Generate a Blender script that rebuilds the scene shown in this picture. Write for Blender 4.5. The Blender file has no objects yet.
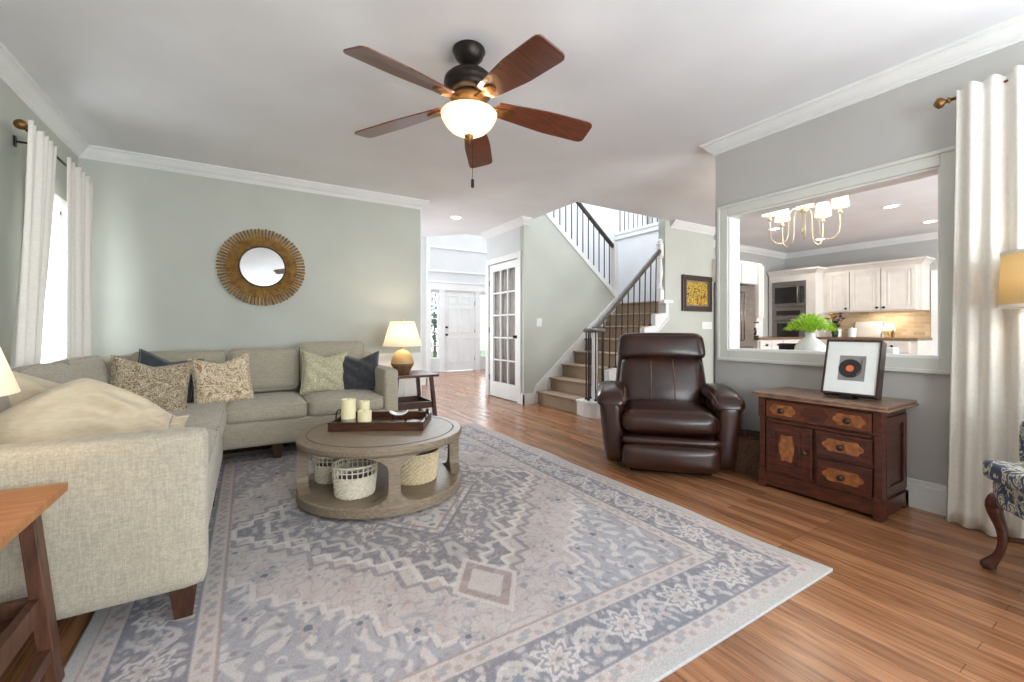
import bpy, bmesh, math, random
import numpy as np
from mathutils import Vector, Matrix
random.seed(7)
PI = math.pi
S = bpy.context.scene
COL = S.collection
# ---------------------------------------------------------------- camera
cam = bpy.data.cameras.new('camera'); camo = bpy.data.objects.new('camera', cam); COL.objects.link(camo)
camo.location = (0, 0, 1.05); camo.rotation_euler = (PI/2, 0, math.radians(-31.5))
cam.sensor_width = 36; cam.lens = 430/1024*36; cam.shift_y = -11/1024; cam.clip_start = .05
S.camera = camo
S.view_settings.view_transform = 'Standard'; S.view_settings.look = 'None'
S.view_settings.gamma = 1; S.view_settings.use_curve_mapping = False
S.view_settings.exposure = 0.22
# ---------------------------------------------------------------- world, daylight
W = bpy.data.worlds.new('world'); S.world = W; W.use_nodes = True
W.node_tree.nodes['Background'].inputs[0].default_value = (.86, .94, 1, 1)
W.node_tree.nodes['Background'].inputs[1].default_value = 4.0

def area(name, loc, rot, sx, sy, power, color=(1, 1, 1)):
    l = bpy.data.lights.new(name, 'AREA'); l.shape = 'RECTANGLE'; l.size = sx; l.size_y = sy
    l.energy = power; l.color = color
    o = bpy.data.objects.new(name, l); COL.objects.link(o); o.location = loc; o.rotation_euler = rot
    return o
def point(name, loc, power, color=(1, .78, .52), r=.05):
    l = bpy.data.lights.new(name, 'POINT'); l.energy = power; l.color = color; l.shadow_soft_size = r
    o = bpy.data.objects.new(name, l); COL.objects.link(o); o.location = loc
    return o
DAY = (.89, .955, 1)
area('daylight_rear', (1.5, -2.1, 1.35), (PI/2+.35, 0, 0), 2.9, 1.6, 105, DAY)              # through the rear windows
area('daylight_right', (3.33, -.55, 1.4), (PI/2+.3, 0, PI/2), 1.5, 1.8, 55, DAY)            # right-hand window
area('daylight_left', (-1.33, 4.40, 1.35), (PI/2, 0, -PI/2), .5, 1.22, 17, DAY)         # left window
area('entry_area_light', (4.65, 10.05, 3.9), (PI/2, 0, PI), 2.4, 1.6, 250, DAY)             # area light high over the entry door; no window is built there
area('stair_area_light', (5.0, 5.0, 5.1), (0, 0, 0), 1.6, 1.6, 110, DAY)                  # area light over the stair, below the closed upper ceiling
area('hall_fill_light', (1.42, 6.55, 1.35), (PI/2+.5, 0, -PI/2), 1.8, 1.5, 20, DAY)      # unseen light added to brighten the hall ceiling and closet wall
area('kitchen_area_light', (6.6, -1.8, 1.5), (PI/2+.35, 0, 0), 3.4, 1.6, 230, DAY)  # area light beyond the right wall; the rear wall behind it is solid

# ---------------------------------------------------------------- materials
def lin(c):
    return tuple((v/255/12.92 if v/255 <= .04045 else ((v/255+.055)/1.055)**2.4) for v in c) + (1,)
def mat(name, c, rough=.6, metal=0, c2=None, nscale=8, stretch=(1, 1, 1), bump=0, bscale=200, emis=0, ecol=None,
        spec=.5, contrast=(.3, .7), coat=0, trans=0, sheen=0):
    m = bpy.data.materials.new(name); m.use_nodes = True
    nt = m.node_tree; N = nt.nodes; L = nt.links; b = N['Principled BSDF']
    b.inputs['Base Color'].default_value = lin(c); b.inputs['Roughness'].default_value = rough
    b.inputs['Metallic'].default_value = metal; b.inputs['Specular IOR Level'].default_value = spec
    b.inputs['Coat Weight'].default_value = coat; b.inputs['Sheen Weight'].default_value = sheen
    if trans: b.inputs['Transmission Weight'].default_value = trans
    tc = N.new('ShaderNodeTexCoord'); mp = N.new('ShaderNodeMapping'); mp.inputs['Scale'].default_value = stretch
    L.new(tc.outputs['Object'], mp.inputs[0])
    nz = N.new('ShaderNodeTexNoise'); nz.inputs['Scale'].default_value = nscale; nz.inputs['Detail'].default_value = 5
    L.new(mp.outputs[0], nz.inputs['Vector'])
    r = N.new('ShaderNodeValToRGB'); r.color_ramp.elements[0].position = contrast[0]; r.color_ramp.elements[1].position = contrast[1]
    if c2 is None: c2 = tuple(v*.96 for v in c)
    r.color_ramp.elements[0].color = lin(c2); r.color_ramp.elements[1].color = lin(c)
    L.new(nz.outputs['Fac'], r.inputs[0]); L.new(r.outputs[0], b.inputs['Base Color'])
    if bump:
        n2 = N.new('ShaderNodeTexNoise'); n2.inputs['Scale'].default_value = bscale; n2.inputs['Detail'].default_value = 3
        L.new(mp.outputs[0], n2.inputs['Vector'])
        bp = N.new('ShaderNodeBump'); bp.inputs['Strength'].default_value = bump; bp.inputs['Distance'].default_value = .01
        L.new(n2.outputs['Fac'], bp.inputs['Height']); L.new(bp.outputs[0], b.inputs['Normal'])
    if emis:
        b.inputs['Emission Color'].default_value = lin(ecol or c); b.inputs['Emission Strength'].default_value = emis
    return m
M = {}
M['sage'] = mat('sage wall paint', (192, 194, 184), .75, nscale=2)
M['grey_wall'] = mat('grey wall paint', (188, 186, 182), .75, nscale=2)
M['white_wall'] = mat('white wall paint', (226, 227, 230), .7, nscale=2)
M['foyer'] = mat('pale entry wall paint', (214, 215, 215), .7, nscale=2)
M['white'] = mat('white trim paint', (232, 232, 230), .4, nscale=3)
M['casing'] = mat('pass-through casing paint', (212, 213, 205), .45, nscale=3)
M['ceiling'] = mat('ceiling paint', (234, 235, 238), .8, nscale=1.5)
M['black'] = mat('black metal', (26, 24, 24), .45, .4)
M['bronze'] = mat('dark bronze', (52, 44, 38), .38, .7, c2=(36, 30, 26), nscale=20)
M['brass'] = mat('brass', (196, 158, 92), .3, .9)
M['champagne'] = mat('pale champagne metal', (222, 206, 176), .3, .6)
M['antique'] = mat('antique bronze', (128, 92, 50), .4, .8)
M['linen'] = mat('sofa linen', (188, 179, 159), .92, c2=(174, 165, 146), nscale=420, bump=.25, bscale=500, sheen=.2, contrast=(.35, .65))
def weave(m, lo):
    nt = m.node_tree; N = nt.nodes; L = nt.links; b = N['Principled BSDF']; src = b.inputs['Base Color'].links[0].from_socket; tc = N.new('ShaderNodeTexCoord')
    for st in ((300, 300, 18), (18, 18, 300), (120, 14, 120)):
        mp = N.new('ShaderNodeMapping'); mp.inputs['Scale'].default_value = st; L.new(tc.outputs['Object'], mp.inputs[0])
        nz = N.new('ShaderNodeTexNoise'); nz.inputs['Scale'].default_value = 1; nz.inputs['Detail'].default_value = 2; L.new(mp.outputs[0], nz.inputs['Vector'])
        r = N.new('ShaderNodeValToRGB'); r.color_ramp.elements[0].position = .38; r.color_ramp.elements[1].position = .6; r.color_ramp.elements[0].color = (lo, lo, lo, 1); L.new(nz.outputs['Fac'], r.inputs[0])
        mx = N.new('ShaderNodeMix'); mx.data_type = 'RGBA'; mx.blend_type = 'MULTIPLY'; mx.inputs[0].default_value = 1; L.new(src, mx.inputs[6]); L.new(r.outputs[0], mx.inputs[7]); src = mx.outputs[2]
    L.new(src, b.inputs['Base Color'])
weave(M['linen'], .87)
M['sofa_leg'] = mat('sofa leg wood', (82, 48, 30), .4, c2=(50, 28, 18), nscale=12, stretch=(6, 6, 1))
M['beige'] = mat('beige pillow linen', (196, 182, 156), .9, c2=(186, 170, 144), nscale=30, stretch=(1, 1, 3), bump=.5, bscale=14, sheen=.3)
M['curtain'] = mat('curtain linen', (238, 234, 226), .85, c2=(230, 226, 216), nscale=60, bump=.15, bscale=250)
M['leather'] = mat('brown leather', (58, 29, 18), .3, c2=(34, 17, 11), nscale=7, bump=.12, bscale=26, spec=.5, coat=.12, contrast=(.25, .75))
M['stitch'] = mat('seam stitching', (120, 84, 58), .6)
M['shelf_wood'] = mat('weathered grey wood', (142, 126, 104), .5, c2=(108, 94, 78), nscale=14, stretch=(1, 9, 9), bump=.1, bscale=40)
M['dark_wood'] = mat('dark walnut', (84, 48, 28), .35, c2=(46, 26, 18), nscale=9, stretch=(1, 8, 8))
M['table_top'] = mat('honey oak', (176, 116, 62), .4, c2=(140, 86, 44), nscale=6, stretch=(1.2, 10, 1))
M['table_wood'] = mat('brown stained wood', (98, 62, 42), .45, c2=(62, 38, 26), nscale=8, stretch=(8, 8, 1))
M['mahog'] = mat('red mahogany', (96, 44, 26), .35, c2=(52, 24, 16), nscale=7, stretch=(1, 2, 9), coat=.2)
M['burl'] = mat('burl walnut veneer', (178, 112, 62), .35, c2=(116, 64, 32), nscale=34, coat=.2)
M['midwood'] = mat('brown walnut veneer', (122, 66, 38), .35, c2=(84, 42, 24), nscale=12, stretch=(1, 2, 9), coat=.2)
M['marble'] = mat('brown marble', (150, 118, 96), .35, c2=(108, 82, 66), nscale=14, coat=.2)
M['gold'] = mat('antique gold wood', (176, 136, 74), .42, .3, c2=(120, 84, 40), nscale=24)
M['mirror'] = mat('mirror glass', (235, 238, 238), .02, 1.0)
M['blade'] = mat('fan blade cherry', (122, 62, 34), .3, c2=(76, 38, 24), nscale=7, stretch=(1.2, 12, 1), coat=.3)
M['carpet'] = mat('stair carpet', (168, 146, 124), .95, c2=(140, 120, 100), nscale=120, bump=.4, bscale=300)
M['rail'] = mat('grey stained handrail', (92, 86, 80), .45, c2=(66, 60, 56), nscale=10)
M['iron'] = mat('black iron', (30, 28, 28), .5, .3)
M['candle'] = mat('cream wax', (232, 222, 180), .5, emis=.05, ecol=(255, 235, 180))
M['candle_base'] = mat('grey wax', (160, 148, 124), .6)
M['basket_w'] = mat('white woven rope', (226, 218, 200), .85, c2=(206, 196, 174), nscale=60)
M['basket_t'] = mat('tan woven rope', (212, 194, 160), .85, c2=(186, 166, 130), nscale=60)
M['basket_d'] = mat('brown wicker', (120, 88, 68), .6, c2=(88, 62, 48), nscale=60)
M['cabinet'] = mat('cream cabinet paint', (228, 222, 214), .45)
M['steel'] = mat('stainless steel', (150, 142, 136), .32, .85, c2=(128, 122, 116), nscale=4, stretch=(1, 1, 8))
M['dkglass'] = mat('dark appliance glass', (38, 34, 32), .12)
M['granite'] = mat('brown granite', (142, 112, 88), .25, c2=(88, 66, 50), nscale=60)
M['ceramic'] = mat('white ceramic', (232, 232, 228), .25)
M['lampbase'] = mat('honey ribbed ceramic', (206, 172, 118), .45, c2=(190, 154, 100), nscale=10)
M['lampfoot'] = mat('brown glazed ceramic', (128, 98, 66), .4, c2=(100, 74, 50), nscale=20)
M['leaf'] = mat('bright green leaves', (186, 222, 70), .6, c2=(150, 200, 44), nscale=14)
M['leaf_dark'] = mat('dark green leaves', (58, 84, 42), .6, c2=(38, 60, 30), nscale=14)
M['purple'] = mat('purple petals', (92, 44, 92), .6)
M['yellow'] = mat('yellow petals', (232, 176, 40), .6)
M['paper'] = mat('white paper', (232, 234, 230), .7)
M['greyart'] = mat('grey print', (142, 140, 138), .6, c2=(120, 118, 118), nscale=8)
M['vinyl'] = mat('black vinyl', (44, 38, 38), .35)
M['orange'] = mat('orange label', (222, 112, 66), .6)
M['darkframe'] = mat('espresso frame', (52, 34, 26), .35)
M['navy'] = mat('charcoal blue velvet', (56, 64, 70), .8, c2=(40, 46, 52), nscale=24, sheen=.4)
M['blackch'] = mat('charcoal stitched fabric', (60, 62, 64), .85, c2=(38, 40, 44), nscale=34, sheen=.3, bump=.3, bscale=60)
M['grass'] = mat('lawn', (96, 116, 76), .9, c2=(70, 92, 54), nscale=5)
M['bluebowl'] = mat('pale blue glaze', (156, 186, 206), .3)
M['inner_dark'] = mat('closet grey cloth', (186, 178, 172), .9, c2=(140, 132, 126), nscale=6, stretch=(1, 6, 1))
M['glow'] = mat('recessed lamp lens', (255, 250, 240), .5, emis=9, ecol=(255, 246, 232))
M['plate'] = mat('switch plate plastic', (240, 240, 236), .4)

def shade_mat(name, c, e, ec):
    m = bpy.data.materials.new(name); m.use_nodes = True; nt = m.node_tree; N = nt.nodes; L = nt.links
    N.remove(N['Principled BSDF']); out = N['Material Output']
    d = N.new('ShaderNodeBsdfDiffuse'); d.inputs[0].default_value = lin(c)
    t = N.new('ShaderNodeBsdfTranslucent'); t.inputs[0].default_value = lin(c)
    mx = N.new('ShaderNodeMixShader'); mx.inputs[0].default_value = .5
    L.new(d.outputs[0], mx.inputs[1]); L.new(t.outputs[0], mx.inputs[2])
    em = N.new('ShaderNodeEmission'); em.inputs[0].default_value = lin(ec); em.inputs[1].default_value = e
    ad = N.new('ShaderNodeAddShader'); L.new(mx.outputs[0], ad.inputs[0]); L.new(em.outputs[0], ad.inputs[1])
    L.new(ad.outputs[0], out.inputs[0]); return m
M['shade'] = shade_mat('cream lamp shade', (246, 240, 226), .22, (255, 238, 206))
M['shade_gold'] = shade_mat('gold linen shade', (212, 192, 150), .1, (255, 226, 170))
M['bowl'] = shade_mat('alabaster glass bowl', (250, 236, 212), .12, (255, 232, 196))
M['kshade'] = shade_mat('white chandelier shade', (250, 246, 238), .7, (255, 240, 214))

def glass_mat():
    m = bpy.data.materials.new('window glass'); m.use_nodes = True; nt = m.node_tree; N = nt.nodes; L = nt.links
    N.remove(N['Principled BSDF']); out = N['Material Output']
    t = N.new('ShaderNodeBsdfTransparent'); g = N.new('ShaderNodeBsdfGlossy'); g.inputs['Roughness'].default_value = .02
    mx = N.new('ShaderNodeMixShader'); mx.inputs[0].default_value = .06; L.new(t.outputs[0], mx.inputs[1]); L.new(g.outputs[0], mx.inputs[2])
    L.new(mx.outputs[0], out.inputs[0]); return m
M['glass'] = glass_mat()

def ramp(N, stops, interp='LINEAR'):
    r = N.new('ShaderNodeValToRGB'); cr = r.color_ramp; cr.interpolation = interp
    while len(cr.elements) < len(stops): cr.elements.new(.5)
    for e, (p, c) in zip(cr.elements, stops): e.position = p; e.color = lin(c)
    return r
def floor_mat():
    m = bpy.data.materials.new('oak floorboards'); m.use_nodes = True; nt = m.node_tree; N = nt.nodes; L = nt.links
    b = N['Principled BSDF']; tc = N.new('ShaderNodeTexCoord')
    mp = N.new('ShaderNodeMapping'); mp.inputs['Rotation'].default_value = (0, 0, PI/2); L.new(tc.outputs['Object'], mp.inputs[0])
    br = N.new('ShaderNodeTexBrick'); br.offset = .37; br.offset_frequency = 3
    br.inputs['Scale'].default_value = 1; br.inputs['Brick Width'].default_value = 1.1; br.inputs['Row Height'].default_value = .062
    br.inputs['Mortar Size'].default_value = .0009; br.inputs['Bias'].default_value = 0
    br.inputs['Color1'].default_value = (0, 0, 0, 1); br.inputs['Color2'].default_value = (1, 1, 1, 1); br.inputs['Mortar'].default_value = (.5, .5, .5, 1)
    L.new(mp.outputs[0], br.inputs[0])
    r = ramp(N, [(0, (138, 94, 64)), (.5, (158, 110, 76)), (1, (176, 126, 90))]); L.new(br.outputs['Color'], r.inputs[0])
    m2 = N.new('ShaderNodeMapping'); m2.inputs['Scale'].default_value = (22, 1.4, 1); L.new(tc.outputs['Object'], m2.inputs[0])
    nz = N.new('ShaderNodeTexNoise'); nz.inputs['Scale'].default_value = 2.2; nz.inputs['Detail'].default_value = 6; nz.inputs['Distortion'].default_value = 1.2
    L.new(m2.outputs[0], nz.inputs['Vector'])
    r2 = ramp(N, [(.3, (196, 186, 178)), (.6, (255, 255, 255))]); L.new(nz.outputs['Fac'], r2.inputs[0])
    mx = N.new('ShaderNodeMix'); mx.data_type = 'RGBA'; mx.blend_type = 'MULTIPLY'; mx.inputs[0].default_value = 1
    L.new(r.outputs[0], mx.inputs[6]); L.new(r2.outputs[0], mx.inputs[7])
    mx2 = N.new('ShaderNodeMix'); mx2.data_type = 'RGBA'; L.new(br.outputs['Fac'], mx2.inputs[0]); L.new(mx.outputs[2], mx2.inputs[6]); mx2.inputs[7].default_value = lin((84, 46, 26))
    L.new(mx2.outputs[2], b.inputs['Base Color'])
    b.inputs['Roughness'].default_value = .24; b.inputs['Specular IOR Level'].default_value = .5
    bp = N.new('ShaderNodeBump'); bp.inputs['Strength'].default_value = .08; bp.inputs['Distance'].default_value = .004
    L.new(nz.outputs['Fac'], bp.inputs['Height']); L.new(bp.outputs[0], b.inputs['Normal'])
    return m
M['floor'] = floor_mat()
def pattern_mat(name, stops, scale, kind='noise', dist=1.5, rough=.9, smooth=False):
    """printed textile: coloured blotches or scrolls on a ground"""
    m = bpy.data.materials.new(name); m.use_nodes = True; nt = m.node_tree; N = nt.nodes; L = nt.links
    b = N['Principled BSDF']; tc = N.new('ShaderNodeTexCoord')
    if kind == 'noise':
        t = N.new('ShaderNodeTexNoise'); t.inputs['Scale'].default_value = scale; t.inputs['Detail'].default_value = 2; t.inputs['Distortion'].default_value = dist
        o = t.outputs['Fac']
    elif kind == 'vor':
        t = N.new('ShaderNodeTexVoronoi'); t.inputs['Scale'].default_value = scale; o = t.outputs['Distance']
    else:
        t = N.new('ShaderNodeTexWave'); t.inputs['Scale'].default_value = scale; t.inputs['Distortion'].default_value = dist; t.inputs['Detail'].default_value = 2; o = t.outputs['Fac']
    L.new(tc.outputs['Object'], t.inputs['Vector'])
    r = ramp(N, stops, 'LINEAR' if smooth else 'CONSTANT'); L.new(o, r.inputs[0]); L.new(r.outputs[0], b.inputs['Base Color'])
    b.inputs['Roughness'].default_value = rough; b.inputs['Sheen Weight'].default_value = .2
    return m
M['p_brown'] = pattern_mat('speckled brown weave', [(0, (124, 102, 74)), (.46, (196, 184, 160)), (.56, (118, 96, 68))], 48, dist=2)
M['p_floral'] = pattern_mat('tan floral print', [(0, (160, 130, 92)), (.42, (222, 208, 182)), (.53, (172, 144, 108)), (.6, (214, 200, 172)), (.7, (130, 130, 124))], 12, dist=3)
M['p_leaf'] = pattern_mat('pale green leaf print', [(0, (150, 146, 112)), (.36, (206, 200, 172)), (.5, (156, 150, 116)), (.62, (208, 202, 176))], 40, dist=2.4)
M['p_wing'] = pattern_mat('blue and cream bird print', [(0, (42, 54, 78)), (.44, (66, 82, 108)), (.5, (198, 192, 172)), (.56, (54, 68, 94)), (.62, (190, 182, 160))], 12, dist=2.6)
M['p_autumn'] = pattern_mat('autumn trees print', [(0, (60, 36, 20)), (.4, (150, 72, 26)), (.46, (196, 150, 34)), (.52, (206, 190, 84)), (.57, (96, 112, 38)), (.66, (170, 92, 28))], 26, dist=1.0)
def tile_mat():
    m = bpy.data.materials.new('travertine tile'); m.use_nodes = True; nt = m.node_tree; N = nt.nodes; L = nt.links
    b = N['Principled BSDF']; tc = N.new('ShaderNodeTexCoord'); mp = N.new('ShaderNodeMapping'); mp.inputs['Rotation'].default_value = (PI/2, 0, PI/2)
    sep = N.new('ShaderNodeSeparateXYZ'); cmb = N.new('ShaderNodeCombineXYZ'); L.new(tc.outputs['Object'], sep.inputs[0])
    L.new(sep.outputs['Y'], cmb.inputs['X']); L.new(sep.outputs['Z'], cmb.inputs['Y'])
    br = N.new('ShaderNodeTexBrick'); br.inputs['Scale'].default_value = 1; br.inputs['Brick Width'].default_value = .15; br.inputs['Row Height'].default_value = .06; br.inputs['Mortar Size'].default_value = .003
    br.inputs['Color1'].default_value = lin((206, 182, 146)); br.inputs['Color2'].default_value = lin((176, 148, 112)); br.inputs['Mortar'].default_value = lin((196, 180, 156))
    L.new(cmb.outputs[0], br.inputs[0]); L.new(br.outputs['Color'], b.inputs['Base Color']); b.inputs['Roughness'].default_value = .5
    return m
M['tile'] = tile_mat()

# ---------------------------------------------------------------- mesh helpers
def BM(): return bmesh.new()
def box(bm, x0, x1, y0, y1, z0, z1, mx=None, taper=None):
    v = []
    for z in (z0, z1):
        for x, y in ((x0, y0), (x1, y0), (x1, y1), (x0, y1)):
            if taper and z == z0:
                cx, cy = (x0+x1)/2, (y0+y1)/2; x = cx+(x-cx)*taper; y = cy+(y-cy)*taper
            p = Vector((x, y, z)); v.append(bm.verts.new(mx @ p if mx else p))
    for f in ((3, 2, 1, 0), (4, 5, 6, 7), (0, 1, 5, 4), (1, 2, 6, 5), (2, 3, 7, 6), (3, 0, 4, 7)): bm.faces.new([v[i] for i in f])
    return bm
def beam(bm, a, b, w, h, up=(0, 0, 1), w2=None, h2=None):
    a = Vector(a); b = Vector(b); d = (b-a).normalized(); u = Vector(up)
    s = d.cross(u).normalized(); u = s.cross(d)
    w2 = w if w2 is None else w2; h2 = h if h2 is None else h2
    v = []
    for p, ww, hh in ((a, w, h), (b, w2, h2)):
        for i, j in ((-1, -1), (1, -1), (1, 1), (-1, 1)): v.append(bm.verts.new(p+s*i*ww/2+u*j*hh/2))
    for f in ((3, 2, 1, 0), (4, 5, 6, 7), (0, 1, 5, 4), (1, 2, 6, 5), (2, 3, 7, 6), (3, 0, 4, 7)): bm.faces.new([v[i] for i in f])
    return bm
def tube(bm, pts, r, n=10, closed=False):
    pts = [Vector(p) for p in pts]; rr = r if isinstance(r, (list, tuple)) else [r]*len(pts)
    rings = []; ref = None; m = len(pts)
    for i, p in enumerate(pts):
        if closed: d = pts[(i+1) % m]-pts[i-1]
        else: d = pts[min(i+1, m-1)]-pts[max(i-1, 0)]
        d.normalize()
        if ref is None: ref = Vector((0, 0, 1)) if abs(d.z) < .9 else Vector((1, 0, 0))
        s = d.cross(ref).normalized(); u = s.cross(d).normalized(); ref = u
        rings.append([bm.verts.new(p+(s*math.cos(2*PI*k/n)+u*math.sin(2*PI*k/n))*rr[i]) for k in range(n)])
    for i in range(m if closed else m-1):
        a, b = rings[i], rings[(i+1) % m]
        for k in range(n): bm.faces.new((a[k], a[(k+1) % n], b[(k+1) % n], b[k]))
    if not closed: bm.faces.new(rings[0][::-1]); bm.faces.new(rings[-1])
    return bm
def lathe(bm, prof, c=(0, 0, 0), n=28, rib=0, ribn=0):
    rings = []
    for ri, (r, z) in enumerate(prof):
        if r < 1e-5: rings.append([bm.verts.new((c[0], c[1], c[2]+z))]); continue
        rings.append([bm.verts.new((c[0]+(r*(1+rib*math.cos(ribn*2*PI*k/n+PI*ri)))*math.cos(2*PI*k/n), c[1]+(r*(1+rib*math.cos(ribn*2*PI*k/n+PI*ri)))*math.sin(2*PI*k/n), c[2]+z)) for k in range(n)])
    for a, b in zip(rings, rings[1:]):
        for k in range(n):
            k2 = (k+1) % n
            if len(a) == 1 and len(b) == 1: continue
            if len(a) == 1: bm.faces.new((a[0], b[k2], b[k]))
            elif len(b) == 1: bm.faces.new((a[k], a[k2], b[0]))
            else: bm.faces.new((a[k], a[k2], b[k2], b[k]))
    return bm
def prism(bm, poly, f0, f1):
    """poly of 2-D points, f0/f1 map a 2-D point to the two end faces"""
    a = [bm.verts.new(f0(*p)) for p in poly]; b = [bm.verts.new(f1(*p)) for p in poly]; n = len(poly)
    bm.faces.new(a[::-1]); bm.faces.new(b)
    for i in range(n): bm.faces.new((a[i], a[(i+1) % n], b[(i+1) % n], b[i]))
    return bm
def soft(bm, c, s, r=.05, puff=(0, 0, 0), n=10, mx=None, fn=None):
    """rounded cushion box: centre c, full size s, edge radius r, puffed faces"""
    hx, hy, hz = s[0]/2, s[1]/2, s[2]/2; r = min(r, hx, hy, hz); seen = {}
    def P(u, v, w):
        p = Vector((u*hx, v*hy, w*hz)); q = Vector((max(-hx+r, min(hx-r, p.x)), max(-hy+r, min(hy-r, p.y)), max(-hz+r, min(hz-r, p.z))))
        d = p-q
        if d.length > 1e-9: p = q+d.normalized()*r
        k = lambda a, b: (1-a*a)*(1-b*b)
        p.x += (1 if u > 0 else -1)*puff[0]*k(v, w)*abs(u)**3; p.y += (1 if v > 0 else -1)*puff[1]*k(u, w)*abs(v)**3; p.z += (1 if w > 0 else -1)*puff[2]*k(u, v)*abs(w)**3
        if fn: p = fn(p)
        p = p+Vector(c)
        return mx @ p if mx else p
    def ss(i):
        t = 2*i/n-1; return math.copysign(abs(t)**.7, t)
    def vert(u, v, w):
        key = (round(u, 5), round(v, 5), round(w, 5))
        if key not in seen: seen[key] = bm.verts.new(P(u, v, w))
        return seen[key]
    for ax in range(3):
        for sg in (-1, 1):
            for i in range(n):
                for j in range(n):
                    q = []
                    for a, b in ((i, j), (i+1, j), (i+1, j+1), (i, j+1)):
                        t = [ss(a), ss(b)]; t.insert(ax, sg); q.append(vert(*t))
                    try: bm.faces.new(q if (sg > 0) == (ax != 1) else q[::-1])
                    except ValueError: pass
    return bm
def obj(name, bm, m, parent=None, smooth=False, bevel=0, kind=None, world=True, solid=0, subsurf=0):
    bmesh.ops.recalc_face_normals(bm, faces=bm.faces[:])
    me = bpy.data.meshes.new(name); bm.to_mesh(me); bm.free()
    me.materials.append(M[m] if isinstance(m, str) else m)
    if smooth:
        for p in me.polygons: p.use_smooth = True
    o = bpy.data.objects.new(name, me); COL.objects.link(o)
    if parent is not None:
        o.parent = parent
        if world and 'pm' in INV and parent.name in INV['pm']: o.matrix_parent_inverse = INV['pm'][parent.name]
    if solid: md = o.modifiers.new('solid', 'SOLIDIFY'); md.thickness = solid; md.offset = 0
    if bevel: md = o.modifiers.new('bevel', 'BEVEL'); md.width = bevel; md.segments = 2; md.limit_method = 'ANGLE'
    if subsurf: md = o.modifiers.new('sub', 'SUBSURF'); md.levels = md.render_levels = subsurf
    if kind: o['kind'] = kind
    return o
INV = {'pm': {}}
def thing(name, label, cat, loc=(0, 0, 0), rotz=0, group=None):
    o = bpy.data.objects.new(name, None); COL.objects.link(o); o.location = loc; o.rotation_euler = (0, 0, rotz); o.empty_display_size = .1
    o['label'] = label; o['category'] = cat
    if group: o['group'] = group
    INV['pm'][o.name] = (Matrix.Translation(Vector(loc)) @ Matrix.Rotation(rotz, 4, 'Z')).inverted()
    return o
def tag(o, label, cat, group=None, kind=None):
    o['label'] = label; o['category'] = cat
    if group: o['group'] = group
    if kind: o['kind'] = kind
    return o
def struct(name, bm, m, parent=None, **k):
    return obj(name, bm, m, parent, kind=None if parent else 'structure', **k)
def dup(root, loc, rotz=0, label=None, group=None):
    r = root.copy(); COL.objects.link(r); r.location = loc; r.rotation_euler = (0, 0, rotz)
    if label: r['label'] = label
    if group: r['group'] = group
    for ch in list(root.children):
        c = ch.copy(); COL.objects.link(c); c.parent = r
        for g in ch.children:
            d = g.copy(); COL.objects.link(d); d.parent = c
    return r
def smooth_angle(o):
    return o

# ================================================================ SETTING
XL, XR, YB, ZC = -1.24, 3.365, 5.065, 2.62
struct('floor', box(BM(), -1.4, 9.8, -2.2, 10.35, -.1, 0), 'floor')
bm = BM(); box(bm, -1.4, 3.43, -2.2, 6.4, ZC, 2.86)
prism(bm, [(1.3, 6.4), (3.04, 6.4), (2.5, 6.98), (1.3, 6.98)], lambda x, y: (x, y, ZC), lambda x, y: (x, y, 2.86))
box(bm, 3.43, 9.8, -2.2, 4.08, ZC, 2.86); box(bm, 6.15, 9.8, 4.08, 4.8, ZC, 2.86); struct('ceiling', bm, 'ceiling')
bm = BM(); box(bm, -1.4, 9.8, 3.4, 10.35, 5.2, 5.35); struct('ceiling_upper', bm, 'ceiling')
# left wall with its window opening
WY0, WY1, WZ0, WZ1 = 4.11, 4.68, .72, 1.97
bm = BM()
box(bm, XL-.15, XL, -2.2, WY0, 0, ZC); box(bm, XL-.15, XL, WY1, 5.2, 0, ZC); box(bm, XL-.15, XL, WY0, WY1, 0, WZ0); box(bm, XL-.15, XL, WY0, WY1, WZ1, ZC)
struct('wall_left', bm, 'sage')
struct('wall_back', box(BM(), XL, 1.79, YB, YB+.13, 0, ZC), 'sage')
# right wall with the pass-through opening and the near window opening
OY0, OY1, OZ0, OZ1 = .812, 2.083, .887, 1.985
bm = BM(); t = .13
box(bm, XR, XR+t, OY1, 2.2, 0, ZC); box(bm, XR, XR+t, OY0, OY1, 0, OZ0); box(bm, XR, XR+t, OY0, OY1, OZ1, ZC); box(bm, XR, XR+t, .3, OY0, 0, ZC)
box(bm, XR, XR+t, -1.4, .3, 0, .5); box(bm, XR, XR+t, -1.4, .3, 2.15, ZC); box(bm, XR, XR+t, -2.2, -1.4, 0, ZC)
struct('wall_right', bm, 'grey_wall')
bm = BM(); box(bm, -1.4, 0, -2.2, -2.05, 0, ZC); box(bm, 3.0, 9.8, -2.2, -2.05, 0, ZC); box(bm, 0, 3.0, -2.2, -2.05, 0, .5); box(bm, 0, 3.0, -2.2, -2.05, 2.2, ZC); struct('wall_rear', bm, 'grey_wall')
bm = BM()
for q in ((-.08, 0, .42, 2.28), (3.0, 3.08, .42, 2.28), (0, 3.0, 2.2, 2.28), (0, 3.0, .42, .5)): box(bm, q[0], q[1], -2.05, -2.03, q[2], q[3])
for x in (.98, 1.98): box(bm, x, x+.06, -2.12, -2.03, .5, 2.2)
struct('window_4', bm, 'white')
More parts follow.
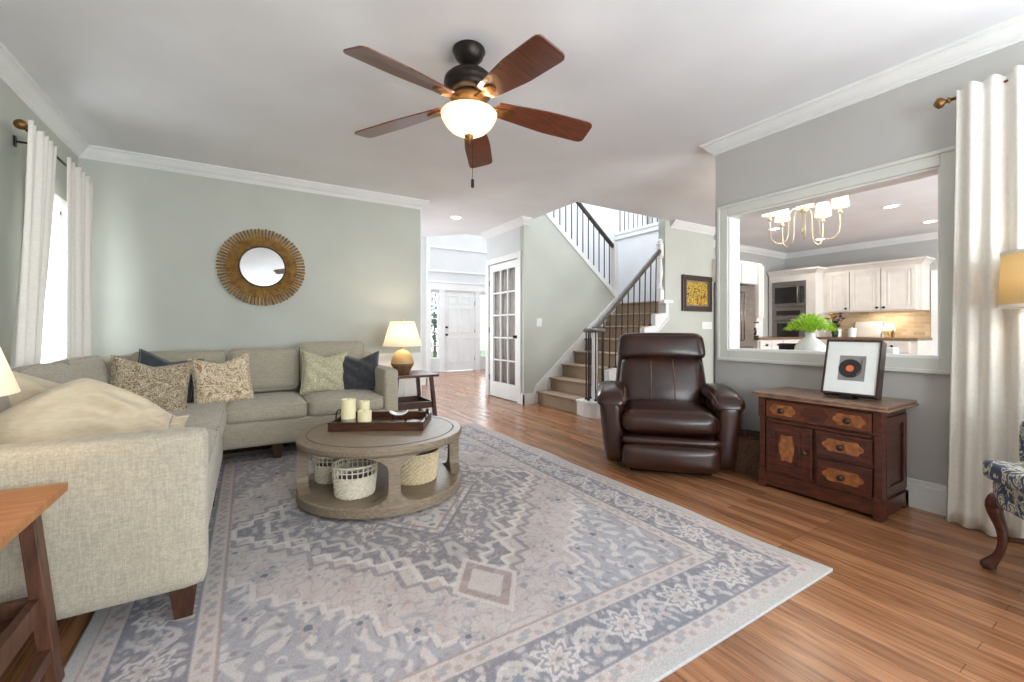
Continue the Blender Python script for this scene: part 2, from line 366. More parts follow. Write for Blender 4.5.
# closet wall with french door, stair wall, picture wall
bm = BM(); box(bm, 3.3, 3.42, 5.165, 5.2, 0, ZC); box(bm, 3.3, 3.42, 6.1, 6.16, 0, ZC); box(bm, 3.3, 3.42, 5.2, 6.1, 2.1, ZC); struct('wall_closet', bm, 'foyer')
struct('wall_closet_back', box(BM(), 3.42, 6.15, 6.03, 6.16, 0, 5.2), 'white_wall')
SX = lambda z: 3.722+(2.77-z)*1.321/1.089        # underside line of the upper flight's curb at Y=5.07
bm = BM(); prism(bm, [(3.3, 0), (5.12, 0), (5.12, 1.6), (SX(2.86), 2.86), (3.3, 2.86)], lambda x, z: (x, 5.065, z), lambda x, z: (x, 5.165, z)); struct('wall_stair', bm, 'sage')
bm = BM(); box(bm, 5.06, 6.19, 4.08, 4.2, 0, ZC+.24)
prism(bm, [(3.78, 0), (5.06, 0), (5.06, 1.17), (3.78, .105)], lambda x, z: (x, 4.08, z), lambda x, z: (x, 4.16, z)); struct('wall_picture', bm, 'sage')
struct('wall_landing', box(BM(), 6.03, 6.13, 4.2, 6.03, 0, 2.86), 'white_wall')
struct('wall_upper_hall', box(BM(), 7.2, 7.3, 3.4, 6.5, 2.86, 5.2), 'foyer')
struct('wall_upper_front', box(BM(), -1.4, 7.3, 3.4, 3.5, 2.86, 5.2), 'white_wall')
struct('wall_upper_left', box(BM(), 1.2, 1.3, 3.5, 10.2, 2.86, 5.2), 'white_wall')
# entry
struct('wall_entry_left', box(BM(), 1.3, 2.9, 7.9, 8.02, 0, 5.2), 'foyer')
bm = BM()
DX0, DX1 = 4.235, 5.105
box(bm, 1.3, 3.87, 10.2, 10.35, 0, 5.2); box(bm, 4.1, DX0, 10.2, 10.35, 0, 5.2); box(bm, DX1, 5.25, 10.2, 10.35, 0, 5.2); box(bm, 5.5, 8, 10.2, 10.35, 0, 5.2)
for a, b, z in ((3.87, 4.1, 2.02), (DX0, DX1, 2.03), (5.25, 5.5, 2.02)): box(bm, a, b, 10.2, 10.35, z, 5.2)
box(bm, 3.87, 4.1, 10.2, 10.35, 0, .32); box(bm, 5.25, 5.5, 10.2, 10.35, 0, .32)
struct('wall_entry', bm, 'foyer')
struct('wall_entry_right', box(BM(), 7.0, 7.1, 6.16, 10.2, 0, 5.2), 'foyer')
bm = BM(); box(bm, 1.3, 1.4, 5.2, 5.65, 0, ZC); box(bm, 1.3, 1.4, 7.45, 7.9, 0, ZC); box(bm, 1.3, 1.4, 5.65, 7.45, 0, .6); box(bm, 1.3, 1.4, 5.65, 7.45, 2.1, ZC); struct('wall_hall_left', bm, 'foyer')  # unseen opening cut to go with the added hall light
# kitchen walls
struct('wall_kitchen_back', box(BM(), 9.484, 9.62, -2.2, 4.8, 0, ZC), 'grey_wall')
struct('wall_kitchen_left', box(BM(), 6.19, 9.484, 4.65, 4.8, 0, ZC), 'grey_wall')
# crown mouldings: profile (out from wall, down from ceiling)
CP = [(0, .098), (.01, .098), (.012, .088), (.02, .084), (.022, .074), (.034, .066), (.05, .05), (.062, .032), (.07, .026), (.072, .018), (.086, .014), (.09, 0), (0, 0)]
def crown(bm, axis, a, b, w, sg, ea=0, eb=0):
    if axis == 'y': f = lambda e, m: (lambda o, d: (w+sg*o, e+m*o, ZC-d))
    else: f = lambda e, m: (lambda o, d: (e+m*o, w+sg*o, ZC-d))
    prism(bm, CP, f(a, ea), f(b, eb))
bm = BM(); crown(bm, 'y', -2.05, YB, XL, 1, 0, -1); struct('trim_1', bm, 'white')
bm = BM(); crown(bm, 'x', XL, 1.79, YB, -1, 1, 1); crown(bm, 'y', YB, YB+.13, 1.79, 1, -1, 1); struct('trim_2', bm, 'white')
bm = BM(); crown(bm, 'y', -2.05, 2.2, XR, -1, 0, 1); crown(bm, 'x', XR, XR+.13, 2.2, 1, -1, 1); struct('trim_3', bm, 'white')
bm = BM(); crown(bm, 'y', 5.065, 6.16, 3.3, -1, -1, 1); crown(bm, 'x', 3.3, 3.39, 5.065, -1, -1, 0); struct('trim_4', bm, 'white')
bm = BM(); crown(bm, 'x', 5.17, 6.19, 4.08, -1, 0, 0); struct('trim_5', bm, 'white')
bm = BM(); crown(bm, 'y', -2.05, 4.65, 9.484, -1, 0, -1); crown(bm, 'x', 6.9, 9.484, 4.65, -1, 0, -1); struct('trim_6', bm, 'white')
# baseboards
def bb(bm, x0, x1, y0, y1, h=.16):
    box(bm, x0, x1, y0, y1, 0, h-.03); 
    dx = min(.006, (x1-x0)*.3); dy = min(.006, (y1-y0)*.3)
    box(bm, x0+(dx if x1-x0 < .1 else 0), x1-(dx if x1-x0 < .1 else 0), y0+(dy if y1-y0 < .1 else 0), y1-(dy if y1-y0 < .1 else 0), h-.03, h)
bm = BM(); bb(bm, XR-.018, XR, -2.05, 2.2, .17); bb(bm, XR-.018, XR+.13, 2.2, 2.218, .17); struct('baseboard_right', bm, 'white', bevel=.002)
bm = BM(); bb(bm, XL, 1.79, YB-.018, YB); bb(bm, 1.79, 1.81, YB-.018, YB+.13); struct('baseboard_back', bm, 'white')
bm = BM(); bb(bm, XL, XL+.018, -2.05, YB); struct('baseboard_left', bm, 'white')
bm = BM(); bb(bm, 3.28, 3.3, 5.045, 5.14); bb(bm, 3.28, 3.5, 5.045, 5.065); bb(bm, 3.28, 3.3, 6.13, 6.18); struct('baseboard_closet', bm, 'white')
bm = BM(); bb(bm, 4.9, 6.19, 4.06, 4.08); struct('baseboard_picture', bm, 'white')
bm = BM(); bb(bm, 1.3, 2.92, 7.88, 7.9); bb(bm, 2.9, 2.92, 7.88, 8.02); struct('baseboard_entry', bm, 'white')
# chair rail and wainscot on the back wall, cap at the wall end
bm = BM(); box(bm, XL, 1.79, YB-.008, YB, .16, .73); box(bm, XL, 1.8, YB-.03, YB, .73, .775); box(bm, XL, 1.8, YB-.018, YB, .70, .73)
for a in np.arange(-1.1, 1.6, .7): 
    for q in ((a, a+.6, .24, .255), (a, a+.6, .63, .645), (a, a+.015, .255, .63), (a+.585, a+.6, .255, .63)): box(bm, q[0], q[1], YB-.018, YB-.008, q[2], q[3])
struct('trim_7', bm, 'white')
bm = BM(); box(bm, 1.79, 1.805, YB-.004, YB+.134, .16, 2.535); struct('trim_8', bm, 'white')
bm = BM(); box(bm, 2.9, 2.93, 7.86, 8.05, .16, 5.2); struct('trim_9', bm, 'white')
# moulded boxes and header over the entry door
bm = BM()
def hb(z0, z1): 
    for q in ((3.80, 5.75, z1-.05, z1), (3.80, 5.75, z0, z0+.05), (3.80, 3.85, z0+.05, z1-.05), (5.70, 5.75, z0+.05, z1-.05)): box(bm, q[0], q[1], 10.17, 10.2, q[2], q[3])
hb(2.52, 3.16); struct('trim_10', bm, 'white')
bm = BM(); box(bm, 3.72, 5.8, 10.15, 10.2, 2.24, 2.29); box(bm, 3.72, 5.8, 10.17, 10.2, 2.06, 2.24)
for a, b in ((3.72, 3.87), (4.10, DX0-.0), (DX1, 5.25), (5.5, 5.64)): box(bm, a, b, 10.17, 10.2, 0, 2.06)
struct('trim_11', bm, 'white')
def panel_frame(bm, f, u0, u1, v0, v1, w=.012, h=.006):
    """raised rectangle outline; f maps (u, v, out) to a point"""
    for a, b, c, d in ((u0, u1, v0, v0+w), (u0, u1, v1-w, v1), (u0, u0+w, v0+w, v1-w), (u1-w, u1, v0+w, v1-w)):
        ps = [f(x, y, o) for o in (0, h) for x, y in ((a, c), (b, c), (b, d), (a, d))]
        v = [bm.verts.new(p) for p in ps]
        for q in ((3, 2, 1, 0), (4, 5, 6, 7), (0, 1, 5, 4), (1, 2, 6, 5), (2, 3, 7, 6), (3, 0, 4, 7)): bm.faces.new([v[i] for i in q])
# door_1: panelled entry door
bm = BM(); box(bm, DX0, DX1, 10.215, 10.26, .01, 2.03)
f = lambda x, z, o: (x, 10.215-o, z)
for x0, x1 in ((DX0+.12, DX0+.39), (DX1-.39, DX1-.12)):
    for z0, z1 in ((.22, .86), (.98, 1.62), (1.72, 1.93)): panel_frame(bm, f, x0, x1, z0, z1, .03, .012)
d1 = struct('door_1', bm, 'white', bevel=.003)
for z, r in ((.93, .028), (1.12, .026)):
    bm = BM(); tube(bm, [(DX0+.06, 10.215, z), (DX0+.06, 10.19, z), (DX0+.06, 10.185, z), (DX0+.06, 10.15, z)], [r, r, .012, r]); obj('door_knob' if z < 1 else 'deadbolt', bm, 'black', d1, smooth=True)
for z in (.3, 1.02, 1.75): bm = BM(); tube(bm, [(DX1-.005, 10.205, z-.05), (DX1-.005, 10.205, z+.05)], .008); obj('hinge', bm, 'rail', d1)
# sidelights
for i, (a, b) in enumerate(((3.87, 4.1), (5.25, 5.5))):
    bm = BM(); z0, z1 = .32, 2.02
    for q in ((a, b, z0, z0+.04), (a, b, z1-.04, z1), (a, a+.03, z0+.04, z1-.04), (b-.03, b, z0+.04, z1-.04)): box(bm, q[0], q[1], 10.22, 10.26, q[2], q[3])
    for k in range(1, 5): z = z0+(z1-z0)*k/5; box(bm, a+.03, b-.03, 10.23, 10.25, z-.012, z+.012)
    w = struct(f'window_{i+2}', bm, 'white'); bm = BM(); box(bm, a+.03, b-.03, 10.238, 10.242, z0+.04, z1-.04); obj('pane', bm, 'glass', w)
# door_2: french closet door, hinged in the closet wall
FY0, FY1 = 5.21, 6.09
bm = BM()
def qy(y0, y1, z0, z1, x0=3.31, x1=3.35): box(bm, x0, x1, y0, y1, z0, z1)
qy(FY0, FY0+.11, .01, 2.08); qy(FY1-.11, FY1, .01, 2.08); qy(FY0+.11, FY1-.11, .01, .24); qy(FY0+.11, FY1-.11, 1.97, 2.08)
for k in (1, 2): y = FY0+.11+(FY1-FY0-.22)*k/3; qy(y-.011, y+.011, .24, 1.97, 3.315, 3.345)
for k in range(1, 5): z = .24+1.73*k/5; qy(FY0+.11, FY1-.11, z-.011, z+.011, 3.315, 3.345)
d2 = struct('door_2', bm, 'white')
obj('pane', box(BM(), 3.328, 3.332, FY0+.11, FY1-.11, .24, 1.97), 'glass', d2)
bm = BM(); V_ = []
for i in range(121): y = FY0+.05+(FY1-FY0-.1)*i/120; x = 3.372+.012*math.sin(i*.62); V_.append((bm.verts.new((x, y, .1)), bm.verts.new((x, y, 2.05))))
for a, b in zip(V_, V_[1:]): bm.faces.new((a[0], b[0], b[1], a[1]))
obj('door_curtain', bm, 'inner_dark', d2, smooth=True, solid=.003)
bm = BM(); tube(bm, [(3.31, FY0+.05, .95), (3.285, FY0+.05, .95), (3.28, FY0+.05, .95), (3.25, FY0+.05, .95)], [.024, .024, .01, .026]); obj('door_knob', bm, 'black', d2, smooth=True)
for z in (.3, 1.05, 1.8): bm = BM(); tube(bm, [(3.305, FY1, z-.045), (3.305, FY1, z+.045)], .008); obj('hinge', bm, 'rail', d2)
bm = BM()
for q in ((FY0-.085, FY0-.0, 0, 2.17), (FY1, FY1+.075, 0, 2.17), (FY0, FY1, 2.085, 2.17)): box(bm, 3.275, 3.3, q[0], q[1], q[2], q[3]); 
struct('trim_12', bm, 'white', bevel=.004)
# window_1 on the left wall
bm = BM()
def fx(x0, x1, y0, y1, z0, z1): box(bm, x0, x1, y0, y1, z0, z1)
fx(XL, XL+.02, WY0-.08, WY0, WZ0-.02, WZ1+.09); fx(XL, XL+.02, WY1, WY1+.08, WZ0-.02, WZ1+.09); fx(XL, XL+.022, WY0, WY1, WZ1, WZ1+.09)
fx(XL, XL+.05, WY0-.1, WY1+.1, WZ0-.05, WZ0-.02)
fx(XL-.12, XL, WY0, WY0+.035, WZ0, WZ1); fx(XL-.12, XL, WY1-.035, WY1, WZ0, WZ1); fx(XL-.12, XL, WY0, WY1, WZ1-.035, WZ1); fx(XL-.12, XL, WY0, WY1, WZ0, WZ0+.035)
w1 = struct('window_1', bm, 'white', bevel=.003)
mz = (WZ0+WZ1)/2
for n_, z0, z1, xo in (('lower_sash', WZ0+.035, mz+.02, -.06), ('upper_sash', mz-.02, WZ1-.035, -.09)):
    bm = BM(); a, b = WY0+.035, WY1-.035; x0, x1 = XL+xo, XL+xo+.03
    fx(x0, x1, a, a+.035, z0, z1); fx(x0, x1, b-.035, b, z0, z1); fx(x0, x1, a+.035, b-.035, z0, z0+.04); fx(x0, x1, a+.035, b-.035, z1-.04, z1); fx(x0+.005, x1-.005, (a+b)/2-.01, (a+b)/2+.01, z0+.04, z1-.04)
    s_ = obj(n_, bm, 'white', w1); bm = BM(); fx(x0+.013, x0+.017, a+.035, b-.035, z0+.04, z1-.04); obj('pane', bm, 'glass', s_)
# pass-through casing and jamb
bm = BM()
for q in ((OY0-.08, OY0, OZ0-.08, OZ1+.08), (OY1, OY1+.08, OZ0-.08, OZ1+.08), (OY0, OY1, OZ0-.08, OZ0), (OY0, OY1, OZ1, OZ1+.08)):
    box(bm, XR-.02, XR, *q); 
for q in ((OY0-.088, OY0-.065, OZ0-.088, OZ1+.088), (OY1+.065, OY1+.088, OZ0-.088, OZ1+.088), (OY0-.065, OY1+.065, OZ0-.088, OZ0-.065), (OY0-.065, OY1+.065, OZ1+.065, OZ1+.088)):
    box(bm, XR-.03, XR, *q)
struct('trim_13', bm, 'casing', bevel=.004)
bm = BM(); box(bm, XR-.005, XR+.135, OY0, OY1, OZ0, OZ0+.012); box(bm, XR-.005, XR+.135, OY0, OY1, OZ1-.012, OZ1)
box(bm, XR-.005, XR+.135, OY1-.012, OY1, OZ0+.012, OZ1-.012); box(bm, XR-.005, XR+.135, OY0, OY0+.012, OZ0+.012, OZ1-.012); struct('trim_14', bm, 'white')

# ================================================================ STAIRCASE
st = thing('staircase', 'carpeted staircase with black iron balusters and grey handrail, turning at a landing', 'staircase', (4.3, 4.6, 0))
R_, T_ = .185, .222; X0 = 3.52
for i in range(8):
    x = X0+i*T_; x1 = x+T_ if i < 7 else 6.03
    bm = BM(); box(bm, x, x1+(.0), 4.17, 5.06, 0 if i == 0 else (i)*R_-.02, (i+1)*R_-.03)
    s_ = obj('riser' if i < 7 else 'landing', bm, 'carpet', st)
    bm = BM(); y0 = 4.14
    soft(bm, ((x-.03+x1)/2, (y0+5.06)/2+.0, (i+1)*R_-.015), (x1-x+.03, 5.06-y0, .032), .014, n=6); obj('tread', bm, 'carpet', st, smooth=True)
# white side board with its own stepped cheeks, wall skirt
def up(x, off): return R_*(x-X0)/T_+off
bm = BM(); prism(bm, [(3.46, 0), (3.46, .16), (3.5, .16+.1), (5.1, up(5.1, .30)), (5.1, up(5.1, .12)), (3.62, 0)], lambda x, z: (x, 5.035, z), lambda x, z: (x, 5.064, z)); obj('wall_skirt', bm, 'white', st)
bm = BM(); pts = [(3.72, 0.12)]
for i in range(1, 8): pts += [(X0+i*T_-.01, i*R_-.0), (X0+i*T_-.01, (i+1)*R_-.03)]
pts += [(5.12, 8*R_-.03), (5.12, up(5.12, -.12)), (3.74, .08)]
prism(bm, pts, lambda x, z: (x, 4.07, z), lambda x, z: (x, 4.15, z)); box(bm, 5.0, 5.2, 4.05, 4.15, 8*R_-.05, 8*R_); obj('stringer', bm, 'white', st)
bm = BM(); prism(bm, [(3.80, up(3.8, -.125)), (5.12, up(5.12, -.125)), (5.12, up(5.12, -.095)), (3.80, up(3.8, -.095))], lambda x, z: (x, 4.055, z), lambda x, z: (x, 4.08, z)); obj('stringer_trim', bm, 'white', st)
# round starting step in white
bm = BM(); pol = [(3.80, 4.16), (X0-.02, 4.16)]+[(3.66+.20*math.cos(a)-.0, 3.98+.22*math.sin(a)) for a in np.linspace(PI*.93, PI*1.93, 16)]+[(3.86, 4.06)]
prism(bm, pol, lambda x, y: (x, y, 0), lambda x, y: (x, y, .155)); 
cx = sum(p[0] for p in pol)/len(pol); cy = sum(p[1] for p in pol)/len(pol)
prism(bm, [(cx+(x-cx)*1.05, cy+(y-cy)*1.05) for x, y in pol], lambda x, y: (x, y, .155), lambda x, y: (x, y, .185)); obj('starting_step', bm, 'white', st)
# white starting post and the iron cluster around it
bm = BM(); box(bm, 3.635, 3.685, 3.985, 4.035, .185, 1.02); obj('newel_post', bm, 'white', st, bevel=.004)
for a in np.linspace(0, 2*PI, 8)[:-1]:
    x, y = 3.66+.105*math.cos(a+.5), 4.01+.105*math.sin(a+.5); bm = BM(); tube(bm, [(x, y, .185), (x, y, 1.02)], .0085, 8); lathe(bm, [(0, 0), (.02, 0), (.02, .02), (.0, .03)], (x, y, .185), 10); obj('baluster', bm, 'iron', st)
bm = BM(); lathe(bm, [(0, 0), (.125, 0), (.14, .012), (.14, .035), (.12, .05), (0, .05)], (3.66, 4.01, 1.02)); 
obj('volute_cap', bm, 'rail', st, smooth=False)
bm = BM(); A = Vector((3.76, 4.09, 1.09)); B = Vector((4.97, 4.11, 2.17)); tube(bm, [(3.68, 4.05, 1.05), (3.72, 4.08, 1.07), A, B], [.03, .034, .034, .034], 10); obj('handrail', bm, 'rail', st, smooth=True)
for i in range(1, 7):
    for k in (.25, .75):
        x = X0+i*T_+T_*k
        if x > 4.95: continue
        zt = A.z+(x-A.x)*(B.z-A.z)/(B.x-A.x)
        bm = BM(); z0 = (i+1)*R_; tube(bm, [(x, 4.125, z0), (x, 4.11, zt)], .0085, 8); lathe(bm, [(0, 0), (.02, 0), (.02, .018), (0, .03)], (x, 4.125, z0), 10); obj('baluster', bm, 'iron', st)
# turned landing newel
bm = BM(); box(bm, 4.97, 5.05, 4.09, 4.17, 1.46, 1.62); box(bm, 4.975, 5.045, 4.095, 4.165, 2.1, 2.26)
lathe(bm, [(.03, 1.62), (.046, 1.64), (.03, 1.67), (.026, 1.75), (.042, 1.85), (.03, 2.0), (.026, 2.06), (.044, 2.08), (.03, 2.1)], (5.01, 4.13, 0), 16)
lathe(bm, [(.0, 2.26), (.05, 2.26), (.052, 2.275), (.03, 2.285), (.042, 2.31), (.038, 2.33), (0, 2.35)], (5.01, 4.13, 0), 16); obj('newel_post', bm, 'white', st)
# upper flight: curb along the sage wall, steps behind, balusters and rail
bm = BM(); s = 1.089/1.321
U = lambda x, o: 1.681+(5.043-x)*s+o
prism(bm, [(5.08, U(5.08, -.09)), (5.08, U(5.08, .0)), (3.5, U(3.5, .0)), (3.5, U(3.5, -.09))], lambda x, z: (x, 5.05, z), lambda x, z: (x, 5.18, z)); obj('curb', bm, 'white', st)
for i in range(7):
    x = 5.06-i*T_; bm = BM(); z = 8*R_+(i+1)*R_; box(bm, x-T_, x, 5.18, 6.03, z-R_-.05, z); obj('tread', bm, 'carpet', st)
bm = BM(); tube(bm, [(5.06, 5.11, U(5.06, .74)), (3.5, 5.11, U(3.5, .74))], .034, 10); obj('handrail', bm, 'rail', st, smooth=True)
x = 4.98
while x > 3.55:
    bm = BM(); tube(bm, [(x, 5.11, U(x, -.01)), (x, 5.11, U(x, .74))], .0085, 8); obj('baluster', bm, 'iron', st); x -= .112
bm = BM(); box(bm, 5.05, 5.14, 5.07, 5.16, 1.48, 2.48); obj('newel_post', bm, 'white', st, bevel=.004)
# upper hall guard rail
gr = thing('hall_railing', 'iron baluster railing on white cap of upper hallway above stair landing', 'railing', (6.08, 5.2, 2.86))
bm = BM(); box(bm, 6.0, 6.15, 4.2, 6.03, 2.86, 2.91); box(bm, 6.01, 6.03, 4.2, 6.03, 2.78, 2.86); obj('base_cap', bm, 'white', gr)
for y in np.arange(4.3, 6.0, .11): bm = BM(); tube(bm, [(6.08, y, 2.91), (6.08, y, 3.72)], .0085, 8); obj('baluster', bm, 'iron', gr)
bm = BM(); tube(bm, [(6.08, 4.2, 3.75), (6.08, 6.03, 3.75)], .034, 10); obj('handrail', bm, 'rail', gr, smooth=True)
# light switches, picture, vents
def plate(name, pts_fn, w, h, label, toggles):
    bm = BM(); f = pts_fn; t_ = None
    v = [f(*p) for p in ((-w/2, -h/2, 0), (w/2, -h/2, 0), (w/2, h/2, 0), (-w/2, h/2, 0), (-w/2, -h/2, .006), (w/2, -h/2, .006), (w/2, h/2, .006), (-w/2, h/2, .006))]
    vv = [bm.verts.new(p) for p in v]
    for q in ((3, 2, 1, 0), (4, 5, 6, 7), (0, 1, 5, 4), (1, 2, 6, 5), (2, 3, 7, 6), (3, 0, 4, 7)): bm.faces.new([vv[i] for i in q])
    o = obj(name, bm, 'plate'); tag(o, label, 'switch')
    for k in range(toggles):
        u = (k-(toggles-1)/2)*.045; bm = BM()
        v = [f(u+a*.014, b*.028, c) for c in (.006, .01) for a, b in ((-1, -1), (1, -1), (1, 1), (-1, 1))]; vv = [bm.verts.new(p) for p in v]
        for q in ((3, 2, 1, 0), (4, 5, 6, 7), (0, 1, 5, 4), (1, 2, 6, 5), (2, 3, 7, 6), (3, 0, 4, 7)): bm.faces.new([vv[i] for i in q])
        obj('rocker', bm, 'plate', o)
plate('light_switch', lambda u, v, o: (3.56+u, 5.065-o, 1.16+v), .09, .115, 'white switch plate on sage wall beside french door', 1)
plate('light_switch', lambda u, v, o: (6.02+u, 4.08-o, 1.12+v), .24, .11, 'wide white switch plate on wall below the autumn picture', 4)
pf = thing('framed_picture', 'dark framed autumn woods picture hung on sage wall by the stairs', 'picture', (5.75, 4.08, 1.6))
px0, px1, pz0, pz1 = 5.41, 6.11, 1.33, 1.865
bm = BM()
for q in ((px0, px1, pz0, pz0+.075), (px0, px1, pz1-.075, pz1), (px0, px0+.08, pz0+.075, pz1-.075), (px1-.08, px1, pz0+.075, pz1-.075)): box(bm, q[0], q[1], 4.045, 4.08, q[2], q[3])
obj('frame', bm, 'darkframe', pf, bevel=.006)
bm = BM()
for q in ((px0+.08, px1-.08, pz0+.075, pz0+.095), (px0+.08, px1-.08, pz1-.095, pz1-.075), (px0+.08, px0+.1, pz0+.095, pz1-.095), (px1-.1, px1-.08, pz0+.095, pz1-.095)): box(bm, q[0], q[1], 4.055, 4.07, q[2], q[3])
obj('inner_frame', bm, 'steel', pf)
ap = obj('print', box(BM(), px0+.1, px1-.1, 4.062, 4.07, pz0+.095, pz1-.095), 'p_autumn', pf)

# ================================================================ RUG
def rug():
    x0, x1, y0, y1 = -.485, 2.16, .865, 4.34
    nx, ny = 460, 620
    xs = np.linspace(x0, x1, nx); ys = np.linspace(y0, y1, ny); X, Y = np.meshgrid(xs, ys)
    cx, cy = (x0+x1)/2, (y0+y1)/2; a, b = (x1-x0)/2, (y1-y0)/2; u = X-cx; v = Y-cy
    rs = np.random.RandomState(4)
    def fn(p, q, s, k=9):
        z = 0
        for _ in range(k):
            an = rs.rand()*2*PI; fr = s*(.6+.8*rs.rand()); z = z+np.cos(fr*(p*math.cos(an)+q*math.sin(an))+rs.rand()*6.28)
        return z/math.sqrt(k)
    au, av = np.abs(u), np.abs(v); e = np.minimum(a-au, b-av)
    wu = au+.02*fn(au, av, 22); wv = av+.02*fn(au, av, 22)
    cream = np.array([198, 188, 184.]); pink = np.array([190, 174, 169.]); slate = np.array([134, 132, 138.]); blue = np.array([160, 160, 167.]); white = np.array([212, 204, 200.]); brown = np.array([166, 148, 141.]); teal = np.array([104, 122, 136.])
    C = np.zeros(X.shape+(3,)); C[:] = cream
    def put(mask, col, k=1.0):
        m = np.clip(mask, 0, 1)[..., None]*k; C[:] = C*(1-m)+col*m
    sm = lambda z, w=.2: 1/(1+np.exp(-z/w))
    f1 = fn(wu, wv, 78); f2 = fn(wu, wv, 105); f3 = fn(wu, wv, 45); f4 = fn(wu, wv, 150)
    # field: scrolling vines
    put(sm(f3-.5), pink, .7); put(sm(.16-np.abs(f1), .04), blue, .65); put(sm(f2-1.25, .08), slate, .5); put(sm(-f2-1.5, .08), brown, .6); put(sm(-f1-1.7, .06), teal, .8)
    q = lambda z, s: np.floor(z/s)*s
    s1 = q(au, .075)/.98+q(av, .075)/1.18
    # corner spandrels
    sp = (s1 > 1.28)
    put(sp*1.0, blue, .75); put(sp*sm(f1-.3, .1), white, .7); put(sp*sm(-f2-.9, .1), slate, .6)
    edge = lambda m: (m ^ np.roll(m, 2, 0)) | (m ^ np.roll(m, 2, 1)) | (m ^ np.roll(m, -2, 0)) | (m ^ np.roll(m, -2, 1))
    put(edge(sp)*1.0, white, .8)
    # stepped medallion
    m1 = s1 < .86; put(m1*1.0, slate, .92); put(m1*sm(f1-.35, .1), white, .62); put(m1*sm(.13-np.abs(f2), .05), cream, .65); put(m1*sm(-f1-1.2, .08), brown, .7)
    put(edge(m1)*1.0, white, .95); m1b = s1 < .93; put(edge(m1b)*1.0, slate, .6)
    m1c = s1 < .74; put(edge(m1c)*1.0, white, .7)
    m2 = (au/.5+av/.62) < .9; put(m2*1.0, white, .9); put(m2*sm(f1-.2, .1), blue, .75); put(m2*sm(-f2-.9, .1), teal, .6); put(edge(m2)*1.0, slate, .9)
    m2b = (au/.5+av/.62) < .78; put(edge(m2b)*1.0, brown, .9)
    m3 = (au/.5+av/.62) < .42; put(m3*1.0, brown, .8); put(m3*sm(f2-.4, .1), cream, .7); put(edge(m3)*1.0, white, .9)
    # pendants
    for yy in (1.03,):
        d = au/.14+np.abs(av-yy)/.2; put((d < 1)*1.0, brown, .75); put((d < .6)*1.0, white, .7); put((np.abs(d-1) < .09)*1.0, white, .8)
    def rosette(px, py, r, n, c1, c2, c3):
        dx, dy = au-px, av-py; rr = np.sqrt(dx*dx+dy*dy)+1e-6; th = np.arctan2(dy, dx)
        pr = r*(.72+.28*np.cos(n*th)); put((rr < pr)*1.0, c1, .85); put((rr < pr*.66)*1.0, c2, .8); put((rr < r*.25)*1.0, c3, .9)
    for px, py, r in ((.66, .95, .07), (.34, 1.16, .055), (.78, .5, .06), (.85, .78, .045), (.5, .72+.3, .05), (.2, 1.28, .045), (.6, 1.26, .05), (.9, 1.18, .06)): rosette(px, py, r, 6, blue, pink, teal)
    for px, py, r in ((.3, .3, .07), (.5, .12, .06), (.12, .62, .06)): rosette(px, py, r, 8, white, slate, brown)
    # borders
    fld = e > .40
    g2 = (e <= .40) & (e > .325); band = (e <= .325) & (e > .115); g1 = (e <= .115) & (e > .045); sv = e <= .045
    along = np.where((a-au) < (b-av), v, u); al = np.abs(along)
    for g, ec in ((g2, .362), (g1, .08)):
        C[g] = cream*1.0
        t = np.cos((along)*2*PI/.075+np.where(e > ec, 1.2, -1.2)); put(g*sm(t-.55, .08)*(np.abs(e-ec) < .022), brown, .65)
        t2 = np.cos((along)*2*PI/.15+PI/2); put(g*sm(t2-.85, .04)*(np.abs(e-ec) < .016), blue, .8)
    C[band] = slate*1.04
    c_ = e-.22; per = .30; ph = ((al+.15) % per)-per/2
    rr = np.sqrt(ph**2+c_**2)+1e-6; th = np.arctan2(c_, ph)
    scroll = np.abs(c_-.062*np.cos(al*2*PI/per*1.0+PI))
    put(band*(scroll < .012)*1.0, white, .75)
    put(band*sm(f2-.55, .1), white, .68); put(band*sm(f4-1.1, .1), cream, .6); put(band*sm(-f2-1.2, .1), pink, .6)
    pr = .092*(.8+.2*np.cos(8*th)); put(band*(rr < pr)*1.0, white, .85); put(band*(np.abs(rr-pr*.68) < .008)*1.0, slate, .7); put(band*(rr < pr*.36)*1.0, pink, .9); put(band*(rr < pr*.14)*1.0, slate, .8)
    ph2 = ((al) % per)-per/2; rr2 = np.sqrt(ph2**2+c_**2); th2 = np.arctan2(c_, ph2); pr2 = .06*(.75+.25*np.cos(6*th2)); put(band*(rr2 < pr2)*1.0, cream, .8); put(band*(rr2 < pr2*.4)*1.0, teal, .6)
    for ee in (.115, .325, .40, .045): put((np.abs(e-ee) < .005)*1.0, slate if ee in (.115, .325) else brown, .8)
    C[sv] = np.array([190, 185, 181.])
    # wear
    wr = fn(u, v, 5)*.5+fn(u, v, 14)*.5; C *= (1+.035*wr)[..., None]; C += rs.randn(*X.shape)[..., None]*4
    C[..., 0] += 2*fn(u, v, 3); C[..., 2] -= 2*fn(u, v, 3)
    C = np.clip(C, 0, 255)/255; Cl = np.where(C <= .04045, C/12.92, ((C+.055)/1.055)**2.4)
    # top surface with soft ripples, plus a thin edge all round
    Z = .009+.0012*np.sin(u*9+v*4)*np.exp(-((e)/.3)**2)
    Z = Z+.006*np.exp(-((a-u)/.03)**2)*(np.sin(v*6)*.5+.5)
    YY = Y+0; XX = X+.006*np.sin(Y*9)*np.exp(-((a-u)/.2)**2)
    co = np.stack([XX, YY, Z], -1).reshape(-1, 3)
    idx = np.arange(nx*ny).reshape(ny, nx)
    F = np.stack([idx[:-1, :-1], idx[:-1, 1:], idx[1:, 1:], idx[1:, :-1]], -1).reshape(-1, 4)
    ring = np.concatenate([idx[0, :], idx[1:, -1], idx[-1, -2::-1], idx[-2:0:-1, 0]])
